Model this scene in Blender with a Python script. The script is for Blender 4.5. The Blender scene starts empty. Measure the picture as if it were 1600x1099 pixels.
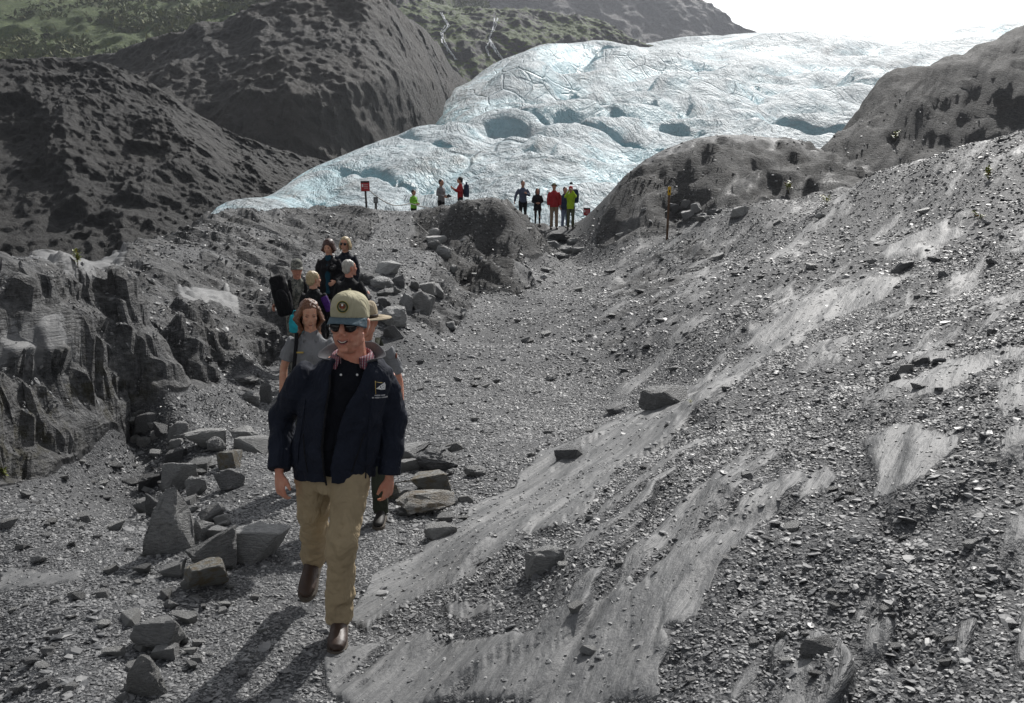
import bpy, bmesh, math, random
import numpy as np
from mathutils import Vector, Matrix, noise as mnoise

SC = bpy.context.scene
COL = SC.collection
R = math.radians
PI = math.pi

# ------------------------------------------------------------------ camera
CAM_Z = 2.3
PITCH = R(9.1)
FPX = 1600.0 * 35.0 / 36.0            # focal length in photograph pixels
cd = bpy.data.cameras.new('camera')
cd.lens = 35.0; cd.sensor_width = 36.0; cd.clip_start = 0.1; cd.clip_end = 8000
cam = bpy.data.objects.new('camera', cd); COL.objects.link(cam)
cam.location = (0, 0, CAM_Z)
cam.rotation_euler = (PI / 2 - PITCH, 0, 0)
SC.camera = cam

# ------------------------------------------------------------------ light
SUN_EL, SUN_AZ = R(41), R(24)         # azimuth measured to the right of the view direction (+Y)
W = bpy.data.worlds.new('World'); SC.world = W; W.use_nodes = True
nt = W.node_tree; nt.nodes.clear()
sky = nt.nodes.new('ShaderNodeTexSky'); sky.sky_type = 'NISHITA'; sky.sun_disc = False
sky.sun_elevation = SUN_EL; sky.sun_rotation = SUN_AZ; sky.altitude = 100
sky.air_density = 1.0; sky.dust_density = 1.6; sky.ozone_density = 1.0
bg = nt.nodes.new('ShaderNodeBackground'); bg.inputs['Strength'].default_value = 0.092
wo = nt.nodes.new('ShaderNodeOutputWorld')
tc = nt.nodes.new('ShaderNodeTexCoord')
mp = nt.nodes.new('ShaderNodeMapping'); mp.inputs['Scale'].default_value = (1, 1, 2.6)
nz = nt.nodes.new('ShaderNodeTexNoise'); nz.inputs['Scale'].default_value = 2.3
nz.inputs['Detail'].default_value = 9; nz.inputs['Roughness'].default_value = 0.6
rp = nt.nodes.new('ShaderNodeValToRGB')
rp.color_ramp.elements[0].position = 0.34; rp.color_ramp.elements[0].color = (0.30, 0.30, 0.30, 1)
rp.color_ramp.elements[1].position = 0.56; rp.color_ramp.elements[1].color = (1, 1, 1, 1)
mx = nt.nodes.new('ShaderNodeMix'); mx.data_type = 'RGBA'
bw = nt.nodes.new('ShaderNodeRGBToBW'); ad = nt.nodes.new('ShaderNodeMath'); ad.operation = 'MULTIPLY_ADD'
ad.inputs[1].default_value = 1.25; ad.inputs[2].default_value = 0.8   # thin cloud: brighter and whiter than the clear sky behind it
nt.links.new(sky.outputs['Color'], bw.inputs[0]); nt.links.new(bw.outputs[0], ad.inputs[0]); nt.links.new(ad.outputs[0], mx.inputs['B'])
nt.links.new(tc.outputs['Generated'], mp.inputs['Vector'])
nt.links.new(mp.outputs['Vector'], nz.inputs['Vector'])
nt.links.new(nz.outputs['Fac'], rp.inputs['Fac'])
nt.links.new(rp.outputs['Color'], mx.inputs['Factor'])
nt.links.new(sky.outputs['Color'], mx.inputs['A'])
nt.links.new(mx.outputs['Result'], bg.inputs['Color'])
nt.links.new(bg.outputs['Background'], wo.inputs['Surface'])
sl = bpy.data.lights.new('sun', 'SUN'); sl.energy = 4.0; sl.angle = R(0.7); sl.color = (1.0, 0.975, 0.94)
sun = bpy.data.objects.new('sun', sl); COL.objects.link(sun)
sd = Vector((math.sin(SUN_AZ) * math.cos(SUN_EL), math.cos(SUN_AZ) * math.cos(SUN_EL), math.sin(SUN_EL)))
sun.rotation_euler = sd.to_track_quat('Z', 'Y').to_euler()
sun.location = sd * 50
vs = SC.view_settings
vs.view_transform = 'Standard'; vs.look = 'None'; vs.gamma = 1.0; vs.use_curve_mapping = False
vs.exposure = 0.2
SC.cycles.max_bounces = 5; SC.cycles.diffuse_bounces = 3; SC.cycles.glossy_bounces = 2
SC.cycles.transmission_bounces = 3; SC.cycles.volume_bounces = 0
SC.cycles.use_denoising = True; SC.cycles.denoiser = 'OPENIMAGEDENOISE'; SC.cycles.denoising_prefilter = 'ACCURATE'

# ------------------------------------------------------------------ helpers
def tag(o, label=None, cat=None, group=None, kind=None):
    if label: o['label'] = label
    if cat: o['category'] = cat
    if group: o['group'] = group
    if kind: o['kind'] = kind
    return o

def ray(px, py):
    cx = (px - 800.0) / FPX; cy = (549.5 - py) / FPX
    cp, sp = math.cos(PITCH), math.sin(PITCH)
    return np.array([cx, cp + cy * sp, cy * cp - sp])     # world direction

def P(px, py, Y):                                          # photograph pixel at ground distance Y -> point
    d = ray(px, py); d = d * (Y / d[1])
    return np.array([d[0], d[1], CAM_Z + d[2]])

def G(px, py, z):                                          # pixel lying at height z
    d = ray(px, py); d = d * ((z - CAM_Z) / d[2])
    return np.array([d[0], d[1], CAM_Z + d[2]])

def project(x, y, z):
    cp, sp = math.cos(PITCH), math.sin(PITCH)
    zz = z - CAM_Z
    fw = y * cp - zz * sp; up = y * sp + zz * cp
    return 800.0 + FPX * x / fw, 549.5 - FPX * up / fw

def _h(ix, iy, iz, seed):
    h = (ix.astype(np.int64) * 374761393 + iy.astype(np.int64) * 668265263 + iz * 2147483647 + seed * 974711)
    h = (h & 0xffffffff)
    h = ((h ^ (h >> 13)) * 1274126177) & 0xffffffff
    h = ((h ^ (h >> 16)) * 2246822519) & 0xffffffff
    return ((h ^ (h >> 15)) & 0xffffff) / float(0xffffff)

def n2(x, y, seed=0):                                      # gradient noise, about -1..1
    xi = np.floor(x); yi = np.floor(y); xf = x - xi; yf = y - yi
    u = xf ** 3 * (xf * (xf * 6 - 15) + 10); v = yf ** 3 * (yf * (yf * 6 - 15) + 10)
    def g(dx, dy):
        a = _h(xi + dx, yi + dy, 0, seed) * (2 * PI)
        return np.cos(a) * (xf - dx) + np.sin(a) * (yf - dy)
    a = g(0, 0); b = g(1, 0); c = g(0, 1); d = g(1, 1)
    return ((a + (b - a) * u) * (1 - v) + (c + (d - c) * u) * v) * 1.5

def n3(x, y, z, seed=0):                                   # value noise in 3-D, -1..1
    xi = np.floor(x); yi = np.floor(y); zi = np.floor(z)
    xf = x - xi; yf = y - yi; zf = z - zi
    u = xf * xf * (3 - 2 * xf); v = yf * yf * (3 - 2 * yf); w = zf * zf * (3 - 2 * zf)
    def k(dx, dy, dz): return _h(xi + dx, yi + dy, (zi + dz).astype(np.int64), seed)
    def m(a, b, t): return a + (b - a) * t
    r = m(m(m(k(0,0,0), k(1,0,0), u), m(k(0,1,0), k(1,1,0), u), v),
          m(m(k(0,0,1), k(1,0,1), u), m(k(0,1,1), k(1,1,1), u), v), w)
    return r * 2 - 1

def fbm2(x, y, oct=4, seed=0, gain=0.5):
    s = 0; a = 1.0
    for i in range(oct):
        s = s + a * n2(x * 2 ** i + 17.3 * i, y * 2 ** i - 9.1 * i, seed + i); a *= gain
    return s

def cell2(x, y, seed=0):                                   # nearest cell: facet height, F1, F2
    xi = np.floor(x); yi = np.floor(y)
    b1 = np.full(x.shape, 9.0); b2 = np.full(x.shape, 9.0)
    hh = np.zeros(x.shape); tl = np.zeros(x.shape)
    for dx in (-1, 0, 1):
        for dy in (-1, 0, 1):
            cx = xi + dx; cy = yi + dy
            ox = cx + _h(cx, cy, 1, seed) - x; oy = cy + _h(cx, cy, 2, seed) - y
            d = ox * ox + oy * oy
            a = _h(cx, cy, 3, seed) * 2 * PI; s = _h(cx, cy, 4, seed)
            t = (np.cos(a) * ox + np.sin(a) * oy) * s
            h = _h(cx, cy, 5, seed) * 2 - 1
            near = d < b1
            b2 = np.where(near, b1, np.minimum(b2, d))
            hh = np.where(near, h, hh); tl = np.where(near, t, tl); b1 = np.where(near, d, b1)
    return hh, tl, np.sqrt(b1), np.sqrt(b2)

def smooth(a, b, x):
    t = np.clip((x - a) / (b - a), 0, 1); return t * t * (3 - 2 * t)

class TPS:                                                 # thin-plate surface in (bearing, log distance)
    def __init__(s, pts, lam=1e-4):
        p = np.array(pts); s.c = s.uv(p[:, 0], p[:, 1]); z = p[:, 2]
        n = len(p); K = s.k(s.c[:, None] - s.c[None]) + lam * np.eye(n)
        Q = np.hstack([np.ones((n, 1)), s.c])
        A = np.zeros((n + 3, n + 3)); A[:n, :n] = K; A[:n, n:] = Q; A[n:, :n] = Q.T
        s.w = np.linalg.solve(A, np.concatenate([z, np.zeros(3)]))
    @staticmethod
    def uv(x, y): return np.stack([np.arctan2(x, y) * 2.2, np.log(np.hypot(x, y))], -1)
    @staticmethod
    def k(d):
        r2 = (d ** 2).sum(-1) + 1e-12; return r2 * np.log(r2)
    def __call__(s, x, y):
        sh = x.shape; q = s.uv(x.ravel(), y.ravel()); o = np.empty(len(q)); n = len(s.c)
        for i in range(0, len(q), 20000):
            b = q[i:i + 20000]
            o[i:i + 20000] = s.k(b[:, None] - s.c[None]) @ s.w[:n] + s.w[n] + b @ s.w[n + 1:]
        return o.reshape(sh)

def in_poly(px, py, poly):
    r = np.zeros(px.shape, bool); n = len(poly)
    for i in range(n):
        x1, y1 = poly[i]; x2, y2 = poly[(i + 1) % n]
        if y1 == y2: continue
        c = ((y1 > py) != (y2 > py)) & (px < (x2 - x1) * (py - y1) / (y2 - y1) + x1)
        r ^= c
    return r

def grid_mesh(name, X, Y, Z, attrs=None, smooth_shade=True):
    nv, nu = X.shape
    v = np.stack([X, Y, Z], -1).reshape(-1, 3).astype(np.float32)
    i = np.arange(nv * nu).reshape(nv, nu)
    q = np.stack([i[:-1, :-1], i[:-1, 1:], i[1:, 1:], i[1:, :-1]], -1).reshape(-1, 4).astype(np.int32)
    me = bpy.data.meshes.new(name)
    me.vertices.add(len(v)); me.vertices.foreach_set('co', v.ravel())
    me.loops.add(q.size); me.loops.foreach_set('vertex_index', q.ravel())
    me.polygons.add(len(q)); me.polygons.foreach_set('loop_start', np.arange(0, q.size, 4, dtype=np.int32))
    me.update(calc_edges=True)
    if smooth_shade: me.polygons.foreach_set('use_smooth', np.ones(len(q), bool))
    for k, a in (attrs or {}).items():
        at = me.attributes.new(k, 'FLOAT', 'POINT'); at.data.foreach_set('value', a.ravel().astype(np.float32))
    o = bpy.data.objects.new(name, me); COL.objects.link(o)
    return o

# material helper -------------------------------------------------------
class NT:
    def __init__(s, name):
        s.m = bpy.data.materials.new(name); s.m.use_nodes = True
        s.t = s.m.node_tree; s.t.nodes.clear()
        s.out = s.t.nodes.new('ShaderNodeOutputMaterial')
        s.b = s.t.nodes.new('ShaderNodeBsdfPrincipled')
        s.t.links.new(s.b.outputs[0], s.out.inputs['Surface'])
    def n(s, typ, **kw):
        nd = s.t.nodes.new('ShaderNode' + typ)
        for k, v in kw.items():
            if k in nd.inputs: s.set(nd.inputs[k], v)
            else: setattr(nd, k, v)
        return nd
    def set(s, sock, v):
        if isinstance(v, bpy.types.NodeSocket): s.t.links.new(v, sock)
        elif isinstance(v, bpy.types.Node): s.t.links.new(v.outputs[0], sock)
        else:
            if sock.type == 'RGBA' and not hasattr(v, '__len__'): v = (v, v, v, 1)
            if sock.type == 'RGBA' and len(v) == 3: v = (*v, 1)
            sock.default_value = v
    def p(s, **kw):
        for k, v in kw.items(): s.set(s.b.inputs[k.replace('_', ' ')], v)
        return s
    def noise(s, vec, scale, detail=4, rough=0.55, dist=0.0):
        nd = s.n('TexNoise'); s.set(nd.inputs['Vector'], vec)
        nd.inputs['Scale'].default_value = scale; nd.inputs['Detail'].default_value = detail
        nd.inputs['Roughness'].default_value = rough; nd.inputs['Distortion'].default_value = dist
        return nd.outputs['Fac']
    def ramp(s, fac, stops):
        nd = s.n('ValToRGB'); s.set(nd.inputs['Fac'], fac); cr = nd.color_ramp
        while len(cr.elements) < len(stops): cr.elements.new(0.5)
        for e, (pos, c) in zip(cr.elements, stops):
            if not hasattr(c, '__len__'): c = (c, c, c)
            e.position = pos; e.color = (*c[:3], 1)
        return nd.outputs['Color']
    def mix(s, fac, a, b, mode='MIX'):
        nd = s.n('Mix', data_type='RGBA', blend_type=mode)
        s.set(nd.inputs['Factor'], fac); s.set(nd.inputs['A'], a); s.set(nd.inputs['B'], b)
        return nd.outputs['Result']
    def math(s, op, a, b=0.0, clamp=False):
        nd = s.n('Math', operation=op, use_clamp=clamp); s.set(nd.inputs[0], a); s.set(nd.inputs[1], b)
        return nd.outputs[0]
    def attr(s, name): return s.n('Attribute', attribute_name=name).outputs['Fac']
    def obj(s): return s.n('TexCoord').outputs['Object']
    def map(s, vec, scale=(1, 1, 1), rot=(0, 0, 0)):
        nd = s.n('Mapping'); s.set(nd.inputs['Vector'], vec)
        nd.inputs['Scale'].default_value = scale; nd.inputs['Rotation'].default_value = rot
        return nd.outputs['Vector']
    def bump(s, h, strength=0.5, dist=0.02, normal=None):
        nd = s.n('Bump'); s.set(nd.inputs['Height'], h)
        nd.inputs['Strength'].default_value = strength; nd.inputs['Distance'].default_value = dist
        if normal is not None: s.set(nd.inputs['Normal'], normal)
        return nd.outputs['Normal']

def plain(name, col, rough=0.7, var=0.12, scale=18.0, bump=0.0, spec=0.3, bscale=120.0, bdist=0.003):
    m = NT(name); v = m.obj()
    f = m.noise(v, scale, 4)
    c = [min(1, x * (1 - var)) for x in col]; d = [min(1, x * (1 + var)) for x in col]
    m.p(Base_Color=m.ramp(f, [(0.3, c), (0.7, d)]), Roughness=rough)
    m.b.inputs['Specular IOR Level'].default_value = spec
    if bump: m.p(Normal=m.bump(m.noise(v, bscale, 3), bump, bdist))
    return m.m
# ================================================================== ground
SX0 = ([0, 2, 3, 4, 5.0, 7.0, 9.2, 11.5, 15, 20, 30, 38], [-.35, -.4, -.5, -.62, -.80, -.36, .32, 1.1, 1.25, 1.5, 2.8, 4.0])
ctrl = []
for a in [(500,1099,0),(100,1099,.05),(300,1000,0),(525,1005,0),(100,900,0),(300,850,0),(60,800,.0),(650,870,0),(420,760,-.02),
          (300,700,-.08),(330,640,-.2),(380,600,-.35),(410,575,-.40),(650,760,-.1),(750,700,-.2),(720,620,-.3),(800,560,-.33),
          (820,480,-.25),(690,545,-.35),(870,430,-.05),(720,800,-.03),(850,700,-.15),(960,640,-.2),(1000,560,-.1),(920,500,-.2),
          (930,430,.05),(-200,840,0),(0,760,0),(70,730,0),(130,700,0),(200,662,-.06),(245,618,-.12),(320,593,-.22),(425,553,-.38),
          (720,448,-.1),(700,500,-.25),(560,560,-.42),(600,620,-.3)]:
    ctrl.append(G(*a))
for a in [(866,358,38.8),(900,385,35),(935,345,41),
          (1600,205,20),(1500,235,21),(1350,280,24),(1200,312,27),(1100,340,29),(1800,150,19),
          (960,292,38),(1000,264,40),(1080,238,42),(1150,224,43),(1250,230,43),(1330,258,42),(1380,282,42),
          (940,382,33),(1060,345,33.5),(1200,308,35),(1320,286,35),(985,300,34.6),(1080,262,35.4),(1160,246,36.6),(1260,248,37.4),(770,336,29.6),(710,340,29.6),(820,360,30.3),
          (1400,252,50),(1500,238,52),(1600,205,53),(1800,150,52),(1380,160,56),(1500,112,58),(1600,74,60),(1800,10,60),(1300,218,54),(1335,180,57),(1370,133,60),(1480,93,63),(1600,43,66),(1800,-20,66),
          (-200,415,12),(0,405,14),(60,396,15),(200,384,20),(320,346,26),(400,334,30),(520,325,34),(600,334,36),(690,327,37),
          (-200,450,8.2),(20,432,9.8),(60,478,9.0),(130,488,9.5),(200,500,10.4),(240,520,11.4),(300,512,12.8),(360,522,14.4),(430,500,17),
          (120,430,13),(200,430,15),(300,440,17),(400,400,21),(470,352,27),(480,440,19),(540,380,26),
          (640,400,24),(600,352,31),(620,432,20.8),(560,402,24),(660,335,33),(660,488,19.5),(700,420,24.5),
          (720,323,33),(785,319,33),(830,347,33),(856,384,32.5),(690,396,28.5),(760,402,28.5),(840,418,29.5),(872,402,33),
          (700,394,26.3),(760,399,25.8),(800,413,25.2),(828,438,25),(790,453,24.3)]:
    ctrl.append(P(*a))
for Y in (2.0, 3.0, 4.2, 5.5, 7.3, 9.3, 11.5, 15):
    for dx in (0.8, 1.7, 3.2, 5.5, 9):
        x = np.interp(Y, *SX0) + dx
        if x / Y < 0.75: ctrl.append(np.array([x, Y, np.interp(Y, [2, 5, 9, 12], [.02, 0, -.16, -.2]) + 0.36 * dx]))
for Y in (20, 25):
    for dx in (1.5, 3.5, 6):
        x = np.interp(Y, *SX0) + dx
        ctrl.append(np.array([x, Y, -.15 + 0.36 * dx]))
for (px, py, Y), k, dz in [((1600,205,20),1.22,-.3),((1350,280,24),1.18,-.4),((1150,224,43),1.2,-3),((1000,264,40),1.2,-3.5),((1300,250,43),1.1,-1),
          ((1370,133,60),1.3,-9),((1480,93,63),1.3,-9),((1600,43,66),1.3,-8),((1300,218,54),1.25,-7),((1800,-20,66),1.3,-6),
          ((0,405,14),1.3,-2.2),((200,377,20),1.25,-2.6),((320,337,26),1.22,-2.8),((400,326,30),1.2,-2.6),((520,319,34),1.17,-2.4),
          ((600,331,36),1.14,-1.8),((690,325,37),1.1,-1.1),((-200,415,12),1.35,-1.5)]:
    q = P(px, py, Y * k); q[2] = P(px, py, Y)[2] + dz; ctrl.append(q)
for az in (-55, -40, -28, -18, -9, -2, 4):
    for r, z in ((56, -7), (105, -16)):
        ctrl.append(np.array([r * math.sin(R(az)), r * math.cos(R(az)), z]))
for az, z in ((10, -14), (17, -8), (26, 4), (40, 14)):
    ctrl.append(np.array([105 * math.sin(R(az)), 105 * math.cos(R(az)), z]))
for x, y, z in [(0,.5,.05),(-1,1,.05),(1,1,.45),(-3,2,.1),(-6,4,.3),(-7,7,.7),(-11,9,1.6),(3,1.5,1.2),(6,3,2.0),(-4.5,6.2,.05)]:
    ctrl.append(np.array([x, y, z]))
for px, py, Yd, hh in [(513,372,16.5,1.66),(463,403,15,1.78),(489,421,14,1.66),(545,403,15.3,1.78),(539,368,17.2,1.68)]:
    q = P(px, py, Yd); q[2] -= hh; ctrl.append(q)
# the left bank is a steep step along its foot; the smooth surface is fitted to the rest
BASE = [G(*q) for q in [(-420,960,0),(-200,842,0),(0,756,0),(70,727,0),(130,697,0),(200,659,-.06),(245,614,-.12),(320,590,-.22),(425,550,-.38),(470,535,-.40)]]
BH = np.array([1.0, 1.05, .98, .92, .82, .66, .55, .45, .22, .0])
def bank(x, y):
    best = np.full(x.shape, 1e9); sg = np.zeros(x.shape); hgt = np.zeros(x.shape)
    for i in range(len(BASE) - 1):
        a_, b_ = BASE[i][:2], BASE[i + 1][:2]; ab = b_ - a_; l2 = ab @ ab
        tt = np.clip(((x - a_[0]) * ab[0] + (y - a_[1]) * ab[1]) / l2, 0, 1)
        dx, dy = x - a_[0] - tt * ab[0], y - a_[1] - tt * ab[1]; d = np.hypot(dx, dy)
        s = np.where(ab[0] * (y - a_[1]) - ab[1] * (x - a_[0]) > 0, 1.0, -1.0)
        k = d < best; best = np.where(k, d, best); sg = np.where(k, s, sg); hgt = np.where(k, BH[i] + (BH[i + 1] - BH[i]) * tt, hgt)
    return best * sg, hgt
def bank_z(x, y, wob=0.0):
    s, h = bank(x, y); s = s + wob
    return h * (.55 * smooth(-.02, .16, s) + .45 * smooth(.15, .62, s))
for q in ctrl: q[2] -= float(bank_z(np.array([q[0]]), np.array([q[1]]))[0]) if q[1] > 3 else 0
tps = TPS(ctrl, 1e-4)

NU, NV = 860, 770
uu = np.linspace(-1, 1, NU)
AZ = R(31) * uu + R(29) * uu ** 7                           # dense in view, wide beyond it
LR = np.linspace(math.log(0.55), math.log(105), NV)
LR = LR + 0.0
# base surface on a coarse grid, refined by interpolation
cu = np.linspace(0, NU - 1, 300); cv = np.linspace(0, NV - 1, 300)
ca = np.interp(cu, np.arange(NU), AZ); cl = np.interp(cv, np.arange(NV), LR)
CA, CL = np.meshgrid(ca, cl)
zc = tps(np.exp(CL) * np.sin(CA), np.exp(CL) * np.cos(CA))
t1 = np.stack([np.interp(np.arange(NU), cu, row) for row in zc])
Z = np.stack([np.interp(np.arange(NV), cv, t1[:, j]) for j in range(NU)], 1)
AA, LL = np.meshgrid(AZ, LR)
RR = np.exp(LL); X = RR * np.sin(AA); Y = RR * np.cos(AA)
fw = .20 * n2(X * 1.1, Y * 1.1, 86) + .12 * n2(X * 2.9, Y * 2.9, 87) + .07 * n2(X * 6.5, Y * 6.5, 88)
Z = Z + np.where((Y > 3) & (Y < 30) & (X < 0), bank_z(X, Y, fw), 0)
SPC = RR * (LR[1] - LR[0])                                  # grid spacing
PX, PY = project(X, Y, Z)
front = Y > 0.8
# wobble the outlines of the mapped regions
wob = 26 * fbm2(X * 1.1, Y * 0.8, 4, 5) * np.clip(6 / RR, .25, 1.6)
QX = PX + wob; QY = PY + 0.7 * wob * n2(X * 0.9, Y * 0.9, 8) + 10 * n2(X * 2.2, Y * 1.6, 9)
SD = np.array([0.53, 0.85])                                 # strike of the bedding on the right slope
al = X * SD[0] + Y * SD[1]; ac = -X * SD[1] + Y * SD[0]
SLABS = [[(545,965),(640,872),(720,802),(850,712),(960,655),(1080,590),(1200,520),(1262,488),(1310,500),(1200,570),(1090,650),(990,720),(930,770),(900,815),(800,850),(730,880),(650,940),(590,985)],
         [(515,1010),(650,1000),(760,1005),(850,1015),(930,960),(1000,995),(1045,1040),(1030,1110),(560,1110),(500,1070)],
         [(960,1000),(1030,900),(1080,850),(1180,780),(1280,728),(1310,755),(1180,835),(1110,930),(1080,990),(1030,1015)],
         [(1340,690),(1420,665),(1495,700),(1480,732),(1410,792),(1365,790),(1375,740)],
         [(1565,690),(1640,670),(1640,750),(1555,715)], [(1390,612),(1480,568),(1560,545),(1595,555),(1500,592),(1410,622)],
         [(10,500),(125,490),(140,560),(80,605),(0,570)], [(270,438),(372,450),(372,482),(285,476)], [(50,388),(205,380),(190,412),(80,418)],
         [(-10,890),(130,884),(125,902),(-10,925)], [(1200,500),(1330,440),(1420,430),(1380,470),(1250,520)], [(1360,400),(1480,355),(1520,372),(1420,410)],
         [(700,955),(770,945),(790,965),(710,975)], [(905,960),(990,940),(1000,970),(930,985)]]
slab = np.zeros(X.shape)
for s in SLABS: slab = np.maximum(slab, in_poly(QX, QY, s) & front)
# bedding-parallel strips of bare rock all over the right slope
strip = fbm2(al * 0.32, ac * 1.5, 5, 21) + 0.35 * fbm2(al * 1.6, ac * 6, 3, 22)
xr = X - np.interp(Y, *SX0)
right = smooth(-0.1, 0.5, xr) * (Y < 48)
fine = fbm2(al * 2.0, ac * 9, 4, 23)
def saw(t): return t - np.floor(t)
led1 = saw(-ac * .95 + .55 * fbm2(al * .28, ac * .5, 4, 24)); led2 = saw(-ac * 2.9 + .8 * fbm2(al * .6, ac * 1.1, 4, 25))   # ledges of the bedding, broken edges towards the viewer
lon = smooth(-.3, .35, fbm2(al * .25, ac * .5, 3, 26))
slab = np.maximum(slab * smooth(-1.15, -.55, strip + .55 * n2(X * 1.3, Y * 1.3, 33) + .45 * fine), right * .75 * smooth(.10, .58, strip + .45 * fine + .55 * lon * (led1 - .55) + .3 * lon * (led2 - .5) + .06 * np.clip((Y - 9) / 10, 0, 1)))
ROCKS = [[(-400,395),(0,398),(200,372),(330,330),(420,322),(560,318),(600,345),(560,380),(470,400),(470,470),(440,545),(330,588),(250,612),(200,656),(130,692),(70,722),(0,752),(-400,840)],
         [(650,332),(720,316),(800,312),(850,350),(866,396),(800,408),(838,440),(790,452),(715,444),(690,400),(640,385)],
         [(930,385),(945,330),(965,285),(1000,258),(1080,230),(1150,216),(1260,222),(1350,255),(1380,285),(1250,300),(1120,330),(1040,362)],
         [(1290,225),(1330,170),(1370,125),(1480,85),(1600,35),(1900,-60),(1900,140),(1600,190),(1480,235),(1350,275)],
         [(690,400),(760,450),(740,470),(700,520),(640,500),(670,440)],
         [(905,505),(960,440),(1040,385),(1140,352),(1200,350),(1120,410),(1060,455),(1010,500),(960,545),(920,540)]]
rock = np.zeros(X.shape)
for k, s in enumerate(ROCKS):
    m = in_poly(QX, QY, s) & front & (Y > (24 if k in (1,) else (28 if k >= 2 and k < 4 else 3)))
    rock = np.maximum(rock, m * (smooth(-.25, .15, fbm2(X * .8, Y * .8, 3, 95)) * .85 if k == 5 else 1.0))
def blur(a, n=2):
    for _ in range(n):
        b = a.copy(); b[1:-1, 1:-1] = (a[1:-1, 1:-1] * 2 + a[:-2, 1:-1] + a[2:, 1:-1] + a[1:-1, :-2] + a[1:-1, 2:]) / 6; a = b
    return a
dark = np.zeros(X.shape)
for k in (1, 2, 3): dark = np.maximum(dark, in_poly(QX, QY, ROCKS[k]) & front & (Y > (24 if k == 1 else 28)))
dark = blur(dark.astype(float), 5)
slab = blur(slab.astype(float), 2); rock = blur(rock.astype(float), 4)
scree_l = rock * smooth(0.12, 0.45, fbm2(X * .5, Y * .5, 4, 91)) * (X < 0) * (Y < 26)   # gravel pockets on the knoll
sb, _ = bank(X, Y); rock = np.clip(rock - 0.9 * scree_l * smooth(.5, 1.2, sb), 0, 1)
rock = np.where((np.abs(sb - .35) < .45) & (X < 0) & (Y < 17) & (Y > 3), 1.0, rock); rock = blur(rock, 2)
rock = np.maximum(rock, smooth(30, 46, Y) * (1 - smooth(0, 1, slab)) * (np.abs(PX - 860) > 60) * (Y > 45))
def octv(lam, amp, f): return amp * np.clip(lam / (2.6 * SPC) - 1, 0, 1) * f
dz = np.zeros(X.shape)
# broad roll of the ground
dz += 0.10 * n2(X * .35, Y * .35, 40) * smooth(3, 10, RR) + octv(1.2, .035, n2(X * .85, Y * .85, 41))
grav = np.clip(1 - slab - rock, 0, 1)
dz += grav * (octv(.5, .022, n2(X * 2, Y * 2, 42)) + octv(.2, .012, n2(X * 5, Y * 5, 43)) + octv(.09, .010, n2(X * 11, Y * 11, 44)))
# right slope: low ledges along the bedding
dzc = np.zeros(X.shape)
dzl = right * lon * (1 - rock) * (octv(.5, .085, led1) + octv(.22, .03, led2)) * smooth(2, 3.5, RR)
hh, tl, f1, f2 = cell2(al * .42 + .25 * n2(al * .8, ac * .8, 50), ac * 1.25 + .25 * n2(al * .8, ac * .8, 51), 52)
dzc += right * octv(1.2, .055, hh * .5 + tl * .9) * smooth(.02, .12, f2 - f1)
hh, tl, f1, f2 = cell2(al * 1.3 + .3 * n2(al * 2, ac * 2, 53), ac * 4.2 + .3 * n2(al * 2, ac * 2, 54), 55)
dzc += right * octv(.35, .022, hh * .6 + tl)
dz += slab * (octv(.8, .03, fbm2(al * .7, ac * 3.2, 3, 56)) + octv(.2, .007, fbm2(al * 2.2, ac * 11, 3, 57))) + .012 * slab
# rough rock: big steps, blocks and chips
wx = X + .35 * n2(X * .7, Y * .7, 60); wy = Y + .35 * n2(X * .7, Y * .7, 61)
far = smooth(28, 45, Y)
for i, (lam, amp) in enumerate([(2.6, .13), (1.15, .10), (.5, .065), (.22, .034), (.1, .015)]):
    c, s_ = math.cos(.5 + .3 * i), math.sin(.5 + .3 * i)
    a1 = (wx * c + wy * s_) / lam; a2 = (-wx * s_ + wy * c) / (lam * .55)
    hh, tl, f1, f2 = cell2(a1, a2, 70 + i)
    dzc += rock * octv(lam, amp, (hh * .55 + tl * 1.1)) * (1 - .5 * slab) * ((1 - .85 * smooth(18, 27, Y)) if lam > 1 else (1 - .4 * smooth(18, 27, Y))) * (1 + (.9 if lam < 1 else .3) * (X < 0) * (Y < 24))
dz += rock * far * (.22 * fbm2(X * .16, Y * .16, 5, 80) + .30 * fbm2(al * .09, ac * .55, 4, 82))
crag = smooth(16, 27, Y) * rock; gx_ = X + .8 * n2(X * .4, Y * .4, 660); gy_ = Y + .8 * n2(X * .4, Y * .4, 661)
for i, (lam, am) in enumerate(((5.5, .12), (2.6, .17), (1.3, .19), (.7, .16))):
    dz += crag * octv(lam, am, .5 - 2.0 * np.abs(n2((gx_ * .8 + gy_ * .3) / lam, (gy_ - .3 * gx_) / lam, 662 + i)))
dz += blur(dzl, 3) + blur(dzc, 3) + rock * octv(.8, .09, n2(X * 1.25, Y * 1.25, 83)) * smooth(12, 25, Y) + rock * octv(.45, .05, n2(X * 2.4, Y * 2.4, 84)) * smooth(8, 20, Y)
Z = Z + dz
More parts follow.
